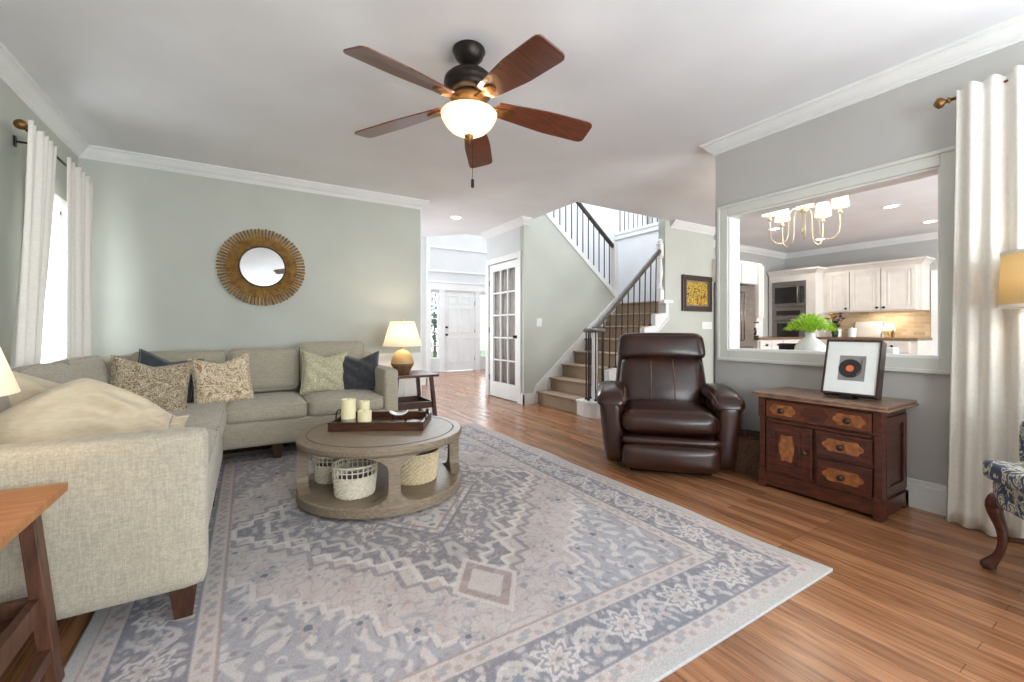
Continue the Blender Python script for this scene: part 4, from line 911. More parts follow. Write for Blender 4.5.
for i in range(5):
    a = a0-i*2*PI/5; mx = Matrix.Translation((FC.x, FC.y, 2.325)) @ Matrix.Rotation(a, 4, 'Z') @ Matrix.Rotation(math.radians(6), 4, 'Y') @ Matrix.Rotation(math.radians(-14), 4, 'X')
    out = []
    for t in np.linspace(0, 1, 13):
        x = .17+t*.522; w = .056+.03*min(1, t*1.8); out.append((x, w))
    edge = out+[(.712, .084), (.729, .072), (.735, .055)]
    poly = [(x, w) for x, w in edge]+[(x, -w) for x, w in edge[::-1]]
    bm = BM(); prism(bm, [(.155, -.03), (.155, .03)]+poly, lambda x, y: mx @ Vector((x, y, -.004)), lambda x, y: mx @ Vector((x, y, .004)))
    bl = obj('blade', bm, 'blade', fan, bevel=.0015)
    mi2 = Matrix.Translation((FC.x, FC.y, 2.318)) @ Matrix.Rotation(a, 4, 'Z')
    bm = BM(); beam(bm, mi2 @ Vector((.06, 0, .004)), mx @ Vector((.20, 0, -.01)), .03, .008, w2=.05)
    pol = [(.215+.05*math.cos(q), .032*math.sin(q)) for q in np.linspace(0, 2*PI, 17)[:-1]]
    prism(bm, pol, lambda x, y: mx @ Vector((x, y, -.014)), lambda x, y: mx @ Vector((x, y, -.004))); obj('blade_iron', bm, 'antique', bl)
point('fan_light', (FC.x, FC.y, 2.22), 26, (1, .93, .84), r=.06)

# ================================================================ RECLINER
rc = thing('recliner', 'dark brown leather recliner armchair facing the coffee table', 'armchair', (2.64, 2.10, 0), math.radians(-45)); rc.scale = (1.1, 1, .98)
# local: x right, y back, z up; front plane at y=0
def L(name, bm, m='leather', par=None, **k): return obj(name, bm, m, par or rc, world=False, smooth=True, **k)
def flare(p): # arms lean out slightly towards the top
    return p
for sg in (-1, 1):
    bm = BM(); soft(bm, (sg*.365, .30, .30), (.155, .66, .50), .045, (.012, .02, .01), 12, fn=lambda p: Vector((p.x+sg*.045*(p.z/.5+.5)-sg*.03, p.y-.03*(p.z/.5), p.z))); L('arm', bm)
    bm = BM(); soft(bm, (sg*.372, .26, .565), (.20, .60, .10), .05, (.01, .01, .018), 12, fn=lambda p: Vector((p.x, p.y, p.z-.06*max(0, -(p.y)/.3)**2.5))); pad = L('arm_pad', bm)
    bm = BM(); tube(bm, [(sg*.30, -.06+.02, .535), (sg*.285, .0, .575), (sg*.28, .15, .60), (sg*.28, .4, .60)], .003, 6); L('seam', bm, 'stitch', pad)
bm = BM(); soft(bm, (0, .18, .385), (.60, .62, .17), .07, (.005, .02, .022), 14); L('seat_cushion', bm)
bm = BM(); soft(bm, (0, -.10, .262), (.60, .10, .055), .027, (0, .006, .004), 10); L('front_roll', bm)
bm = BM(); soft(bm, (0, -.095, .145), (.60, .13, .185), .05, (.0, .02, .008), 12); L('footrest', bm)
bm = BM(); box(bm, -.30, .30, .0, .55, .06, .32); box(bm, -.25, .25, -.10, .5, .03, .05); L('base_frame', bm, 'bronze')
lb = lambda y0, k: (lambda p: Vector((p.x*(1-.06*(p.z/.25)), p.y+k*p.z, p.z)))
bm = BM(); soft(bm, (0, .52, .63), (.61, .20, .42), .07, (.01, .035, .01), 14, fn=lb(0, .30)); bk = L('backrest', bm)
for x in (-.085, .085):
    bm = BM(); tube(bm, [(x*1.05, .52-.135-.30*.20+.04, .45), (x, .52-.132-.3*.1, .53), (x, .52-.137, .63), (x*.95, .52-.132+.3*.1, .73), (x*.93, .52-.098+.3*.19, .815)], .004, 6); L('seam', bm, 'stitch', bk)
bm = BM(); soft(bm, (0, .615, .93), (.63, .19, .225), .05, (.01, .03, .006), 14, fn=lambda p: Vector((p.x*(1-.03*(p.z/.11)), p.y+.25*p.z, p.z))); L('headrest', bm)
bm = BM(); soft(bm, (0, .66, .66), (.68, .10, .72), .045, n=8, fn=lambda p: Vector((p.x*(1-.09*(p.z/.36)), p.y+.27*p.z, p.z))); L('back_panel', bm)
# wicker basket between recliner and chest
wb = thing('wicker_basket', 'brown wicker waste basket between recliner and antique chest', 'basket', (3.175, 1.80, 0))
bm = BM(); n = 104; prof = [(0, 0), (.095, 0)]+[(.095+.035*k/18, .27*k/18) for k in range(19)]+[(.12, .27), (.085, .012), (0, .012)]
lathe(bm, prof, (0, 0, 0), n, rib=.04, ribn=26); obj('body', bm, 'basket_d', wb, world=False)
bm = BM(); tube(bm, [(.131*math.cos(2*PI*k/32), .131*math.sin(2*PI*k/32), .272) for k in range(32)], .008, 8, closed=True); obj('rim', bm, 'dark_wood', wb, world=False, smooth=True)

# ================================================================ ANTIQUE CHEST
CX0, CX1, CY0, CY1, CH = 2.955, 3.338, .945, 1.605, .605
ch = thing('antique_chest', 'antique mahogany washstand chest with brown marble top against right wall', 'chest', ((CX0+CX1)/2, (CY0+CY1)/2, 0))
bm = BM(); box(bm, CX0+.01, CX1, CY0+.012, CY1-.012, .03, CH); box(bm, CX0-.002, CX1, CY0, CY1, .02, .10)
for y in (CY0, CY1-.055): box(bm, CX0-.008, CX0+.05, y+(.0 if y == CY0 else .02), y+(.035 if y == CY0 else .055), .1, .47)
for y in (CY0-.004, CY1-.039): box(bm, CX0-.016, CX0+.05, y, y+.043, .47, CH); box(bm, CX0-.014, CX0+.05, y-.002, y+.045, 0, .12)
box(bm, CX0-.006, CX0+.01, CY0+.05, CY1-.05, .445, .462); box(bm, CX1-.05, CX1, CY0, CY0+.05, 0, .1); box(bm, CX1-.05, CX1, CY1-.05, CY1, 0, .1)
f = lambda y, z, o: (y, CY0+.012-o, z)
panel_frame(bm, f, CX0+.06, CX1-.02, .12, .56, .05, .01)
obj('case', bm, 'mahog', ch, bevel=.003)
bm = BM(); box(bm, CX0-.05, CX1+.03, CY0-.04, CY1+.05, CH, CH+.013); box(bm, CX0-.04, CX1+.03, CY0-.03, CY1+.04, CH+.013, CH+.03); obj('marble_top', bm, 'marble', ch, bevel=.005)
def knob(par, y, z, x=None):
    x = CX0-.02 if x is None else x
    bm = BM(); tube(bm, [(x, y, z), (x-.012, y, z), (x-.014, y, z), (x-.03, y, z), (x-.034, y, z)], [.007, .007, .018, .018, .008], 12); obj('knob', bm, 'darkframe', par, smooth=True)
def plaque(par, y, z, w, h, lab='inlay_panel', m='burl'):
    pol = []
    for q in np.linspace(0, 2*PI, 41)[:-1]:
        k = 1+.08*math.cos(6*q); pol.append((math.copysign(abs(math.cos(q))**.55, math.cos(q))*w/2*k, math.copysign(abs(math.sin(q))**.7, math.sin(q))*h/2*k))
    bm = BM(); xx = CX0-.0125; prism(bm, pol, lambda a, b: (xx, y+a, z+b), lambda a, b: (xx-.006, y+a, z+b)); obj(lab, bm, m, par)
def front(name, y0, y1, z0, z1, m='mahog'):
    bm = BM(); box(bm, CX0-.012, CX0+.012, y0, y1, z0, z1); fq = lambda y, z, o: (CX0-.012-o, y, z); panel_frame(bm, fq, y0+.006, y1-.006, z0+.006, z1-.006, .01, .004); return obj(name, bm, m, ch, bevel=.002)
d_ = front('drawer', CY0+.045, CY1-.045, .475, .585, 'midwood')
plaque(d_, CY1-.15, .53, .145, .07); plaque(d_, CY0+.15, .53, .15, .07); plaque(d_, (CY0+CY1)/2, .53, .135, .085, 'carved_panel', 'mahog'); knob(d_, CY1-.15, .53); knob(d_, CY0+.15, .53)
mid = (CY0+CY1)/2+.0
d_ = front('door', mid+.012, CY1-.045, .12, .44); plaque(d_, mid+.155, .29, .085, .17); knob(d_, mid+.045, .29)
bm = BM(); fq = lambda y, z, o: (CX0-.012-o, y, z); panel_frame(bm, fq, mid+.075, mid+.235, .17, .405, .014, .01); obj('raised_moulding', bm, 'mahog', d_)
for z0, z1 in ((.30, .44), (.115, .275)):
    d_ = front('drawer', CY0+.045, mid-.012, z0, z1); plaque(d_, (CY0+.045+mid-.012)/2, (z0+z1)/2, .19, .075); knob(d_, (CY0+.045+mid-.012)/2, (z0+z1)/2)
# framed record art leaning on the chest
art = thing('record_artwork', 'square dark shadow-box frame with record player print, leaning on the chest', 'picture', (3.10, 1.155, CH+.03), 0)
mx = Matrix.Translation((3.07, 1.15, CH+.055)) @ Matrix.Rotation(math.radians(3), 4, 'Z') @ Matrix.Rotation(math.radians(17), 4, 'Y')
AW, AH, AD = .28, .345, .078
bm = BM()
for q in ((-AW/2, AW/2, 0, .012), (-AW/2, AW/2, AH-.012, AH), (-AW/2, -AW/2+.01, .012, AH-.012), (AW/2-.01, AW/2, .012, AH-.012)): box(bm, 0, AD, q[0], q[1], q[2], q[3], mx)
obj('frame', bm, 'darkframe', art)
obj('mat_board', box(BM(), .008, AD-.002, -AW/2+.01, AW/2-.01, .012, AH-.012, mx), 'paper', art)
pr_ = obj('print', box(BM(), .0065, .008, -.07, .062, .09, .245, mx), 'greyart', art)
def disc(x, y, z, r, m, name, par, th=.0012):
    bm = BM(); pol = [(y+r*math.cos(q), z+r*math.sin(q)) for q in np.linspace(0, 2*PI, 41)[:-1]]
    prism(bm, pol, lambda a, b: mx @ Vector((x, a, b)), lambda a, b: mx @ Vector((x-th, a, b))); obj(name, bm, m, par)
disc(.0065, .005, .165, .058, 'vinyl', 'record', pr_); disc(.0052, .005, .165, .02, 'orange', 'record_label', pr_)
bm = BM(); tube(bm, [mx @ Vector(p) for p in ((.004, -.055, .23), (.003, -.052, .16), (.003, -.03, .125))], .0025, 6); obj('tone_arm', bm, 'steel', pr_)
bm = BM(); box(bm, 3.06, 3.10, 1.12, 1.19, CH+.031, CH+.06); box(bm, 3.07, 3.14, 1.12, 1.19, CH+.031, CH+.04); obj('stand_foot', bm, 'black', art)

# ================================================================ WING CHAIR
wc = thing('wing_chair', 'blue and cream bird print wing chair with cabriole legs at right edge', 'armchair', (2.77, .475, 0), math.radians(38.5))
# local: origin at the far front leg, +x away from the neighbour leg (outer side), front faces +y
def LW(name, bm, m='p_wing', par=None, **k): return obj(name, bm, m, par or wc, world=False, **k)
WW, WD = .56, .56
bm = BM(); soft(bm, (-.27, -.26, .345), (.60, .58, .125), .03, n=8); LW('seat_frame', bm, smooth=True)
bm = BM(); soft(bm, (-.27, -.24, .445), (.60, .60, .085), .022, (.006, .006, .008), 10); cu = LW('seat_cushion', bm, smooth=True)
for sx in (0, 1):
    x = .02-sx*.58; bm = BM()
    soft(bm, (x, -.31, .56), (.10, .46, .24), .045, (.01, .01, .01), 8); LW('arm', bm, smooth=True)
    bm = BM(); soft(bm, (x, -.50, .80), (.06, .20, .40), .03, n=8); LW('wing', bm, smooth=True)
bm = BM(); soft(bm, (-.27, -.58, .73), (.60, .12, .66), .05, (.01, .02, .01), 10, fn=lambda p: Vector((p.x, p.y-.15*p.z, p.z))); LW('backrest', bm, smooth=True)
for i, x in enumerate((0, -.54)):
    bm = BM(); pts = []; rr = []
    for t, off, r in ((0, .045, .03), (.02, .045, .036), (.035, .035, .026), (.07, .012, .017), (.13, -.002, .018), (.19, .0, .023), (.24, .018, .03), (.28, .03, .036), (.31, .02, .04), (.33, .0, .04)): pts.append((x+off*.7*(1 if i == 0 else -1), off*.7, t)); rr.append(r*.86)
    tube(bm, pts, rr, 12); LW('front_leg', bm, 'mahog', smooth=True, subsurf=1)
for x in (0, -.54): bm = BM(); beam(bm, (x, -.50, .33), (x, -.58, 0), .04, .04, up=(1, 0, 0), w2=.03, h2=.03); LW('back_leg', bm, 'mahog')
bm = BM(); tube(bm, [(0, .0, .15), (0, -.27, .15), (0, -.54, .15)], [.010, .016, .010], 10); tube(bm, [(-.54, .0, .15), (-.54, -.27, .15), (-.54, -.54, .15)], [.010, .016, .010], 10); tube(bm, [(0, -.27, .15), (-.54, -.27, .15)], .012, 10); LW('stretcher', bm, 'mahog', smooth=True)

# ================================================================ RECESSED LIGHTS
labs = {(2.469, 5.525): 'recessed ceiling light above the entry hallway', (6.965, 3.571): 'recessed kitchen ceiling light behind the chandelier, toward the fridge', (8.42, 3.54): 'recessed kitchen ceiling light over the wall ovens', (6.964, 2.143): 'large-looking recessed light right of the chandelier in the kitchen', (8.408, 2.145): 'recessed kitchen light nearest the right edge of the opening'}
proto = None
for (x, y), lab in labs.items():
    if proto is None:
        proto = thing('recessed_light', lab, 'ceiling light', (x, y, ZC), 0, 'recessed ceiling lights')
        bm = BM(); lathe(bm, [(.07, 0), (.095, 0), (.095, -.006), (.07, -.003), (.07, 0)], (0, 0, 0), 32); obj('trim_ring', bm, 'white', proto, world=False)
        bm = BM(); lathe(bm, [(0, -.002), (.07, -.002), (.07, 0), (0, 0)], (0, 0, 0), 32); obj('lens', bm, 'glow', proto, world=False)
    else: dup(proto, (x, y, ZC), 0, lab)
    l = bpy.data.lights.new('spot', 'SPOT'); l.energy = 26; l.color = (1, .95, .88); l.spot_size = 2.4; l.spot_blend = .6; l.shadow_soft_size = .06
    o = bpy.data.objects.new('recessed_beam', l); COL.objects.link(o); o.location = (x, y, ZC-.02)

# ================================================================ KITCHEN
KX = 9.484
def door_panel(bm, f, u0, u1, v0, v1):
    """slab door with a recessed-panel outline; f(u, v, out)"""
    ps = [f(x, y, o) for o in (0, .02) for x, y in ((u0, v0), (u1, v0), (u1, v1), (u0, v1))]; v = [bm.verts.new(p) for p in ps]
    for q in ((3, 2, 1, 0), (4, 5, 6, 7), (0, 1, 5, 4), (1, 2, 6, 5), (2, 3, 7, 6), (3, 0, 4, 7)): bm.faces.new([v[i] for i in q])
    g = lambda u, w, o: f(u, w, o+.02); w = min(.05, (v1-v0)*.22)
    panel_frame(bm, g, u0, u1, v0, v1, w, .012)
    if v1-v0 > .3: panel_frame(bm, g, u0+w+.03, u1-w-.03, v0+w+.03, v1-w-.03, .02, .008)
def cab(name, label, bodybox, f, doors, knobs, extra=None):
    t = thing(name, label, 'cabinet', ((bodybox[0]+bodybox[1])/2, (bodybox[2]+bodybox[3])/2, bodybox[4])); bm = BM(); box(bm, *bodybox)
    if extra: extra(bm)
    obj('body', bm, 'cabinet', t)
    for (u0, u1, v0, v1), kn in zip(doors, knobs):
        bm = BM(); door_panel(bm, f, u0, u1, v0, v1); d = obj('door' if v1-v0 > .25 else 'drawer', bm, 'cabinet', t)
        if kn:
            p0, p1 = f(kn[0], kn[1], .03), f(kn[0], kn[1], .06); bm = BM(); tube(bm, [p0, p1], [.012, .02], 10); obj('knob', bm, 'bronze', d)
    return t
# upper cabinets on the far wall (faces -X)
UX = 9.134; f = lambda y, z, o: (UX-o, y, z)
def ccr(bm):
    prism(bm, [(0, 0), (-.04, .05), (-.07, .07), (-.07, .1), (0, .1)], lambda a, b: (UX+a, 3.80, 2.11+b), lambda a, b: (UX+a, 2.42+a, 2.11+b)); prism(bm, [(0, 0), (-.04, .05), (-.07, .07), (-.07, .1), (0, .1)], lambda a, b: (UX+a, 2.42+a, 2.11+b), lambda a, b: (KX-.01, 2.42+a, 2.11+b))
cab('upper_cabinet', 'cream three-door upper kitchen cabinet run beside the wall ovens', (UX, KX-.002, 2.42, 3.80, 1.37, 2.14), f, [(3.39, 3.72, 1.39, 2.09), (2.945, 3.375, 1.39, 2.09), (2.49, 2.93, 1.39, 2.09)], [(3.43, 1.43), (2.985, 1.43), (2.89, 1.43)], ccr)
# oven tower
TX = 8.834; tw = thing('oven_cabinet', 'tall cream cabinet tower framing microwave and wall oven', 'cabinet', (9.15, 4.2, 0))
bm = BM(); box(bm, TX, KX-.002, 3.80, 3.83, 0, 2.12); box(bm, TX, KX-.002, 4.56, 4.62, 0, 2.12); box(bm, TX, KX-.002, 3.83, 4.56, 1.98, 2.12); box(bm, TX, KX-.002, 3.83, 4.56, 0, .42); box(bm, TX+.55, KX-.002, 3.83, 4.56, .42, 1.98); box(bm, TX, TX+.55, 3.83, 3.96, .42, 1.98)
prism(bm, [(0, 0), (-.04, .05), (-.07, .07), (-.07, .1), (0, .1)], lambda a, b: (TX+a, 4.62, 2.10+b), lambda a, b: (TX+a, 3.80+a, 2.10+b)); prism(bm, [(0, 0), (-.04, .05), (-.07, .07), (-.07, .1), (0, .1)], lambda a, b: (TX+a, 3.80+a, 2.10+b), lambda a, b: (UX, 3.80+a, 2.10+b)); obj('body', bm, 'cabinet', tw)
mw = thing('microwave_oven', 'built-in stainless microwave above the wall oven', 'microwave', (TX, 4.26, 1.5))
obj('housing', box(BM(), TX-.02, TX+.5, 3.965, 4.555, 1.50, 1.975), 'steel', mw); obj('door_glass', box(BM(), TX-.03, TX-.02, 4.10, 4.50, 1.56, 1.87), 'dkglass', mw); obj('control_panel', box(BM(), TX-.03, TX-.02, 3.98, 4.05, 1.56, 1.87), 'dkglass', mw)
bm = BM(); tube(bm, [(TX-.055, 4.085, 1.58), (TX-.055, 4.085, 1.86)], .012, 8); obj('handle', bm, 'steel', mw, smooth=True)
ov = thing('wall_oven', 'built-in stainless wall oven below the microwave', 'oven', (TX, 4.26, .5))
obj('housing', box(BM(), TX-.02, TX+.5, 3.965, 4.555, .5, 1.49), 'steel', ov); obj('control_panel', box(BM(), TX-.03, TX-.02, 4.05, 4.47, 1.33, 1.42), 'dkglass', ov); obj('door_glass', box(BM(), TX-.03, TX-.02, 4.07, 4.46, .88, 1.18), 'dkglass', ov)
bm = BM(); tube(bm, [(TX-.055, 4.05, 1.24), (TX-.055, 4.48, 1.24)], .012, 8); obj('handle', bm, 'steel', ov, smooth=True)
# base cabinets + worktop under the uppers
f = lambda y, z, o: (TX+.02-o, y, z)
cab('base_cabinet', 'cream base cabinets with drawers under the lit backsplash', (TX+.02, KX-.002, 2.40, 3.798, .1, .885), f, [(3.39, 3.72, .7, .87), (2.945, 3.375, .7, .87), (2.49, 2.93, .7, .87), (3.39, 3.72, .13, .68), (2.945, 3.375, .13, .68), (2.49, 2.93, .13, .68)], [(3.55, .79), (3.16, .79), (2.7, .79), (3.43, .62), (2.985, .62), (2.89, .62)])
tag(obj('worktop', box(BM(), TX-.02, KX-.002, 2.385, 3.798, .885, .925), 'granite', bevel=.004), 'brown granite worktop below the upper cabinets', 'worktop')
struct('trim_15', box(BM(), KX-.012, KX, 2.40, 3.80, .925, 1.37), 'tile')
area('under_cabinet_light', (9.28, 2.9, 1.362), (0, 0, 0), .1, .5, 3, (1, .9, .76))
# counter items
for xx, r, h, lab in ((3.593, .055, .13, 'white kitchen canister nearer the flowers'), (3.379, .06, .14, 'white kitchen canister leaning near the cutting board')):
    c = thing('canister', lab, 'canister', (9.2, xx, .926), 0, 'canisters on the worktop')
    bm = BM(); lathe(bm, [(0, 0), (r, 0), (r, h), (0, h)], (0, 0, 0), 20); obj('body', bm, 'ceramic', c, world=False); bm = BM(); lathe(bm, [(0, h), (r+.003, h), (r+.003, h+.015), (.01, h+.02), (.012, h+.035), (0, h+.037)], (0, 0, 0), 20); obj('lid', bm, 'ceramic', c, world=False)
bm = BM(); y_ = 3.214; box(bm, 0, .02, -.20, .20, 0, .28, Matrix.Translation((9.37, y_, .926)) @ Matrix.Rotation(math.radians(12), 4, 'Y')); tag(obj('cutting_board', bm, 'cabinet', bevel=.01), 'pale cutting board leaning against the tiled backsplash', 'cutting board')
kl = thing('brass_lamp', 'tiny brass lamp with white shade on the kitchen worktop', 'lamp', (9.22, 2.864, .926))
bm = BM(); lathe(bm, [(0, 0), (.05, 0), (.05, .012), (.012, .02), (.02, .07), (.01, .12), (0, .12)], (0, 0, 0), 16); obj('base', bm, 'brass', kl, world=False, smooth=True); bm = BM(); lathe(bm, [(.08, .12), (.05, .24)], (0, 0, 0), 20); obj('lamp_shade', bm, 'kshade', kl, world=False, smooth=True, solid=.003)
for k, (yy, h) in enumerate(((2.926, .10), (2.781, .13))):
    bm = BM(); lathe(bm, [(0, 0), (.022, 0), (.022, h*.6), (.01, h*.75), (.01, h), (0, h)], (9.12, yy, .926), 12); tag(obj('small_bottle', bm, 'antique' if k else 'steel'), ('dark amber bottle right of the tiny brass lamp', 'silver bottle left of the tiny brass lamp')[1-k], 'bottle')
def leafblade(bm, p, d, L_, w):
    d = Vector(d).normalized(); s = d.cross(Vector((0, 0, 1)));
    if s.length < .01: s = Vector((1, 0, 0))
    s.normalize(); V = []
    for i, t in enumerate((0, .35, .7, 1)):
        q = Vector(p)+d*L_*t+Vector((0, 0, -.35*L_*t*t)); ww = w*(.4, 1, .8, .02)[i]; V.append((bm.verts.new(q-s*ww/2), bm.verts.new(q+s*ww/2+Vector((0, 0, .002)))))
    for a, b in zip(V, V[1:]): bm.faces.new((a[0], a[1], b[1], b[0]))
fv = thing('flower_vase', 'vase of purple and yellow flowers on the kitchen worktop', 'flowers', (8.95, 3.541, .926))
bm = BM(); lathe(bm, [(0, 0), (.04, 0), (.055, .08), (.03, .15), (.04, .17), (.03, .165), (0, .02)], (0, 0, 0), 16); obj('vase', bm, 'leaf_dark', fv, world=False, smooth=True)
rnd = random.Random(3); bms = BM()
for k in range(14):
    a, e_ = rnd.uniform(0, 6.28), rnd.uniform(.02, .15); p = Vector((e_*math.cos(a), e_*math.sin(a), rnd.uniform(.26, .42))); tube(bms, [(0, 0, .1), p], .004, 5)
    bm = BM()
    for q in range(10): b = 2*PI*q/10; leafblade(bm, p, (math.cos(b), math.sin(b), .5), .075, .05)
    lathe(bm, [(0, -.012), (.03, 0), (.02, .022), (0, .026)], p, 8); obj('blossom', bm, 'purple' if k % 3 else 'yellow', fv, world=False)
for k in range(20): a = rnd.uniform(0, 6.28); leafblade(bms, (0, 0, rnd.uniform(.12, .25)), (math.cos(a), math.sin(a), .9), .17, .06)
obj('stems', bms, 'leaf_dark', fv, world=False)
# fridge, cabinet above, side counter
FY = 3.9; fr = thing('refrigerator', 'stainless steel french door refrigerator in the kitchen', 'refrigerator', (6.65, 4.2, 0))
bm = BM(); box(bm, 6.2, 7.0, FY+.05, 4.64, .02, 1.75); obj('body', bm, 'steel', fr)
for n_, x0, x1, z0, z1 in (('door', 6.2, 6.598, .78, 1.75), ('door', 6.602, 7.0, .78, 1.75), ('freezer_drawer', 6.2, 7.0, .06, .77)):
    bm = BM(); box(bm, x0, x1, FY, FY+.045, z0, z1); d = obj(n_, bm, 'steel', fr, bevel=.006)
    bm = BM(); 
    if n_ == 'door': xh = x1-.04 if x0 < 6.5 else x0+.04; tube(bm, [(xh, FY, z0+.1), (xh, FY-.05, z0+.12), (xh, FY-.05, z1-.12), (xh, FY, z1-.1)], .012, 8)
    else: tube(bm, [(x0+.1, FY, z1-.06), (x0+.12, FY-.05, z1-.06), (x1-.12, FY-.05, z1-.06), (x1-.1, FY, z1-.06)], .012, 8)
    obj('handle', bm, 'steel', d, smooth=True)
f = lambda x, z, o: (x, FY+.02-o, z)
cab('cabinet_over_fridge', 'cream two-door cabinet above the refrigerator', (6.15, 7.1, FY+.02, 4.64, 1.79, 2.15), f, [(6.18, 6.61, 1.8, 2.12), (6.63, 7.07, 1.8, 2.12)], [None, None])
cab('side_cabinet', 'cream upper wall cabinet right of the refrigerator', (7.11, 7.28, FY+.02, 4.64, .93+.26, 2.15), f, [(7.115, 7.275, 1.25, 2.1)], [None])
f = lambda x, z, o: (x, FY+.0-o, z)
cab('drawer_cabinet', 'cream cabinet with small knobs between refrigerator and wall ovens', (7.11, 8.55, FY, 4.64, .1, .885), f, [(7.13, 7.47, .72, .87), (7.49, 7.83, .72, .87), (7.13, 7.47, .13, .70), (7.49, 7.83, .13, .70), (7.85, 8.5, .13, .87)], [(7.3, .8), (7.66, .8), (7.43, .62), (7.53, .62), None])
tag(obj('side_worktop', box(BM(), 7.09, 8.57, FY-.03, 4.64, .885, .925), 'granite', bevel=.004), 'brown worktop between refrigerator and wall ovens', 'worktop')
sh = thing('pantry_shelves', 'dark open pantry shelves behind the counter by the refrigerator', 'shelves', (7.5, 4.5, .93))
obj('back', box(BM(), 7.29, 7.85, 4.6, 4.64, .93, 2.1), 'inner_dark', sh)
for z in (1.2, 1.42, 1.64, 1.86): obj('shelf', box(BM(), 7.29, 7.85, 4.42, 4.6, z, z+.02), 'granite', sh)
struct('trim_16', box(BM(), 7.86, 8.1, 4.35, 4.64, .926, 2.1), 'white')
cm = thing('coffee_maker', 'black coffee maker on the counter right of the refrigerator', 'coffee maker', (7.42, 4.2, .926))
bm = BM(); box(bm, -.09, .09, -.1, .1, 0, .03); box(bm, -.09, .09, .02, .1, .03, .32); box(bm, -.09, .09, -.1, .1, .24, .34); obj('housing', bm, 'black', cm, world=False, bevel=.008)
bm = BM(); lathe(bm, [(0, 0), (.055, 0), (.065, .06), (.05, .13), (0, .13)], (0, -.04, .035), 16); obj('carafe', bm, 'dkglass', cm, world=False, smooth=True); bm = BM(); box(bm, -.05, .05, -.105, -.1, .26, .32); obj('display', bm, 'ceramic', cm, world=False)
# doorway casing on the far wall
bm = BM(); box(bm, KX-.025, KX, 2.30, 2.40, 0, 2.02); box(bm, KX-.025, KX, 1.2, 2.30, 1.94, 2.02); struct('trim_17', bm, 'white'); struct('door_3', box(BM(), KX-.012, KX, 1.2, 2.30, 0, 1.94), 'cabinet')
# dining table, chairs, vase, bowl
dt = thing('dining_table', 'dark dining table beyond the opening, holding the white vase', 'table', (4.72, 2.0, 0))
obj('table_top', box(BM(), 4.25, 5.2, 1.35, 2.75, .70, .735), 'dark_wood', dt, bevel=.004)
for x in (4.33, 5.12):
    for y in (1.43, 2.67): obj('leg', box(BM(), x-.035, x+.035, y-.035, y+.035, 0, .70, taper=.7), 'dark_wood', dt)
def dchair(loc, rz, label):
    t = thing('dining_chair', label, 'chair', loc, rz, 'black dining chairs around the dining table')
    for x in (-.19, .19):
        bm = BM(); tube(bm, [(x, -.2, 0), (x, -.19, .43)], [.013, .018], 8); obj('leg', bm, 'black', t, world=False); bm = BM(); tube(bm, [(x, .22, 0), (x, .19, .45), (x, .25, .88)], [.013, .018, .014], 8); obj('leg', bm, 'black', t, world=False)
    bm = BM(); soft(bm, (0, 0, .45), (.43, .43, .04), .018, n=6); obj('seat', bm, 'black', t, world=False, smooth=True)
    bm = BM(); soft(bm, (0, .25, .845), (.42, .03, .08), .014, n=6, fn=lambda p: Vector((p.x, p.y+.5*(.04-p.x*p.x)*.6, p.z))); obj('top_rail', bm, 'black', t, world=False, smooth=True)
    bm = BM()
    for x in (-.11, 0, .11): tube(bm, [(x, .2, .46), (x, .26, .82)], .009, 6)
    obj('spindles', bm, 'black', t, world=False)
    return t
c0 = dchair((4.55, 1.05, 0), math.radians(165), 'black dining chair whose back shows at lower right of opening')
dup(c0, (5.5, 2.62, 0), math.radians(-80), 'black dining chair showing left of the white vase')
vs = thing('vase_with_fern', 'white ceramic vase holding a bright green fern on dining table', 'vase', (4.68, 2.06, .736))
bm = BM(); lathe(bm, [(0, 0), (.08, 0), (.125, .04), (.138, .10), (.125, .16), (.085, .21), (.05, .235), (.04, .25), (.045, .285), (.05, .29), (.038, .285), (.032, .25), (0, .24)], (0, 0, 0), 36); obj('vase', bm, 'ceramic', vs, world=False, smooth=True)
bm = BM(); rnd = random.Random(11)
for k in range(900):
    a = rnd.uniform(0, 2*PI); e_ = rnd.random()**.6; el = rnd.uniform(.5, 2.5); r = .19*e_
    p = Vector((r*math.cos(a), r*math.sin(a), (.29+.165*(1-e_**2)*rnd.uniform(.3, 1)+.01))); leafblade(bm, p, (math.cos(a)*1, math.sin(a)*1, el), .06, .010)
for k in range(40): a = rnd.uniform(0, 2*PI); tube(bm, [(0, 0, .26), (.08*math.cos(a), .08*math.sin(a), .36), (.18*math.cos(a), .18*math.sin(a), .34)], .0025, 4)
obj('fern', bm, 'leaf', vs, world=False)
bw = thing('blue_bowl', 'pale blue bowl on dining table left of the white vase', 'bowl', (4.85, 2.50, .736)); bm = BM(); lathe(bm, [(0, 0), (.05, 0), (.06, .01), (.12, .07), (.135, .10), (.128, .10), (.11, .07), (.05, .02), (0, .018)], (0, 0, 0), 28); obj('body', bm, 'bluebowl', bw, world=False, smooth=True)
gf = tag(obj('gift_box', box(BM(), 4.60, 4.72, 1.40, 1.52, .736, .90), 'paper', bevel=.004), 'small white box on dining table right of record artwork', 'box')
# chandelier
HC = Vector((4.645, 2.105, 0)); hd = thing('chandelier', 'brass chandelier with small white shades seen through the opening', 'chandelier', (HC.x, HC.y, ZC))
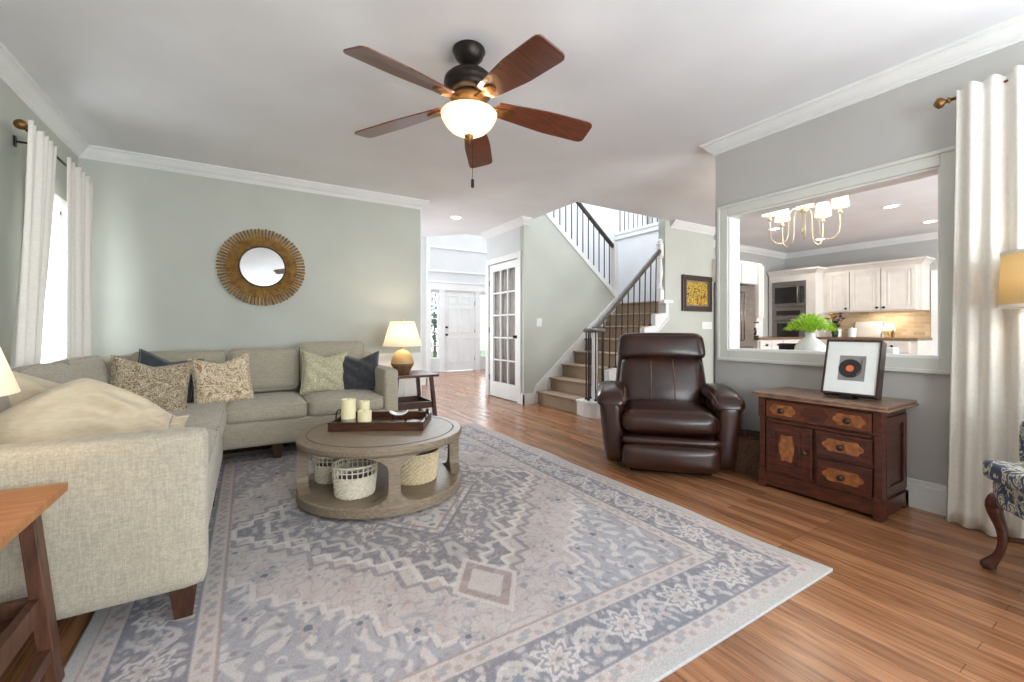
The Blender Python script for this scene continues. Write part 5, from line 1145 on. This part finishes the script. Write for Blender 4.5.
# 'brass chandelier with small white shades seen through the opening'
bm = BM(); lathe(bm, [(0, ZC), (.06, ZC), (.055, ZC-.02), (0, ZC-.025)], HC, 20); tube(bm, [(HC.x, HC.y, ZC-.02), (HC.x, HC.y, 2.26)], .006, 8); lathe(bm, [(0, 2.27), (.03, 2.26), (.045, 2.235), (.03, 2.21), (.008, 2.20), (.006, 2.05), (.018, 2.03), (.02, 2.01), (0, 1.98)], HC, 20); obj('stem', bm, 'champagne', hd, smooth=True)
for k in range(5):
    a = math.radians(22+72*k)-math.radians(31.5); ux, uy = math.cos(a), math.sin(a); P_ = lambda r, z: (HC.x+r*ux, HC.y+r*uy, z)
    bm = BM(); pts = [P_(.02, 2.22), P_(.06, 2.24), P_(.10, 2.235), P_(.125, 2.19), P_(.13, 2.10), P_(.135, 1.98), P_(.155, 1.93), P_(.20, 1.905), P_(.25, 1.915), P_(.285, 1.96), P_(.295, 2.05), P_(.295, 2.17)]
    tube(bm, pts, .0055, 8); lathe(bm, [(0, 2.13), (.018, 2.14), (.02, 2.15), (.011, 2.16), (.011, 2.2), (0, 2.2)], P_(.295, 0), 12); ar = obj('arm', bm, 'champagne', hd, smooth=True)
    bm = BM(); lathe(bm, [(.07, 2.195), (.052, 2.325)], P_(.295, 0), 28); obj('lamp_shade', bm, 'kshade', ar, smooth=True, solid=.003)
point('chandelier_light', (HC.x, HC.y, 2.33), 14, (1, .9, .76), r=.15)

# ================================================================ OUTDOORS seen through the panes
tag(obj('lawn', box(BM(), -12, 20, 10.6, 26, -.5, -.3), 'grass'), 'lawn outside the entry sidelights', 'lawn', kind='stuff')
def shrub(loc, r, h, label, seed):
    t = thing('shrub', label, 'shrub', loc, 0, 'shrubs outside the entry'); rnd = random.Random(seed); bm = BM()
    for k in range(900):
        a, b = rnd.uniform(0, 2*PI), rnd.uniform(-.3, 1.57); p = Vector((r*math.cos(a)*math.cos(b), r*math.sin(a)*math.cos(b), h*.55+h*.45*math.sin(b)))*rnd.uniform(.75, 1.05); leafblade(bm, p, (math.cos(a), math.sin(a), rnd.uniform(-.3, .8)), .14, .07)
    obj('foliage', bm, 'leaf_dark', t, world=False); bm = BM(); tube(bm, [(0, 0, 0), (0, 0, h*.6)], [.06, .03], 8); obj('trunk', bm, 'sofa_leg', t, world=False)
shrub((4.93, 12.6, -.3), .6, 2.0, 'leafy shrub seen through the lower left sidelight panes', 1); shrub((5.8, 14.9, -.3), 1.0, 3.2, 'taller shrub behind, seen through the upper left sidelight', 2)
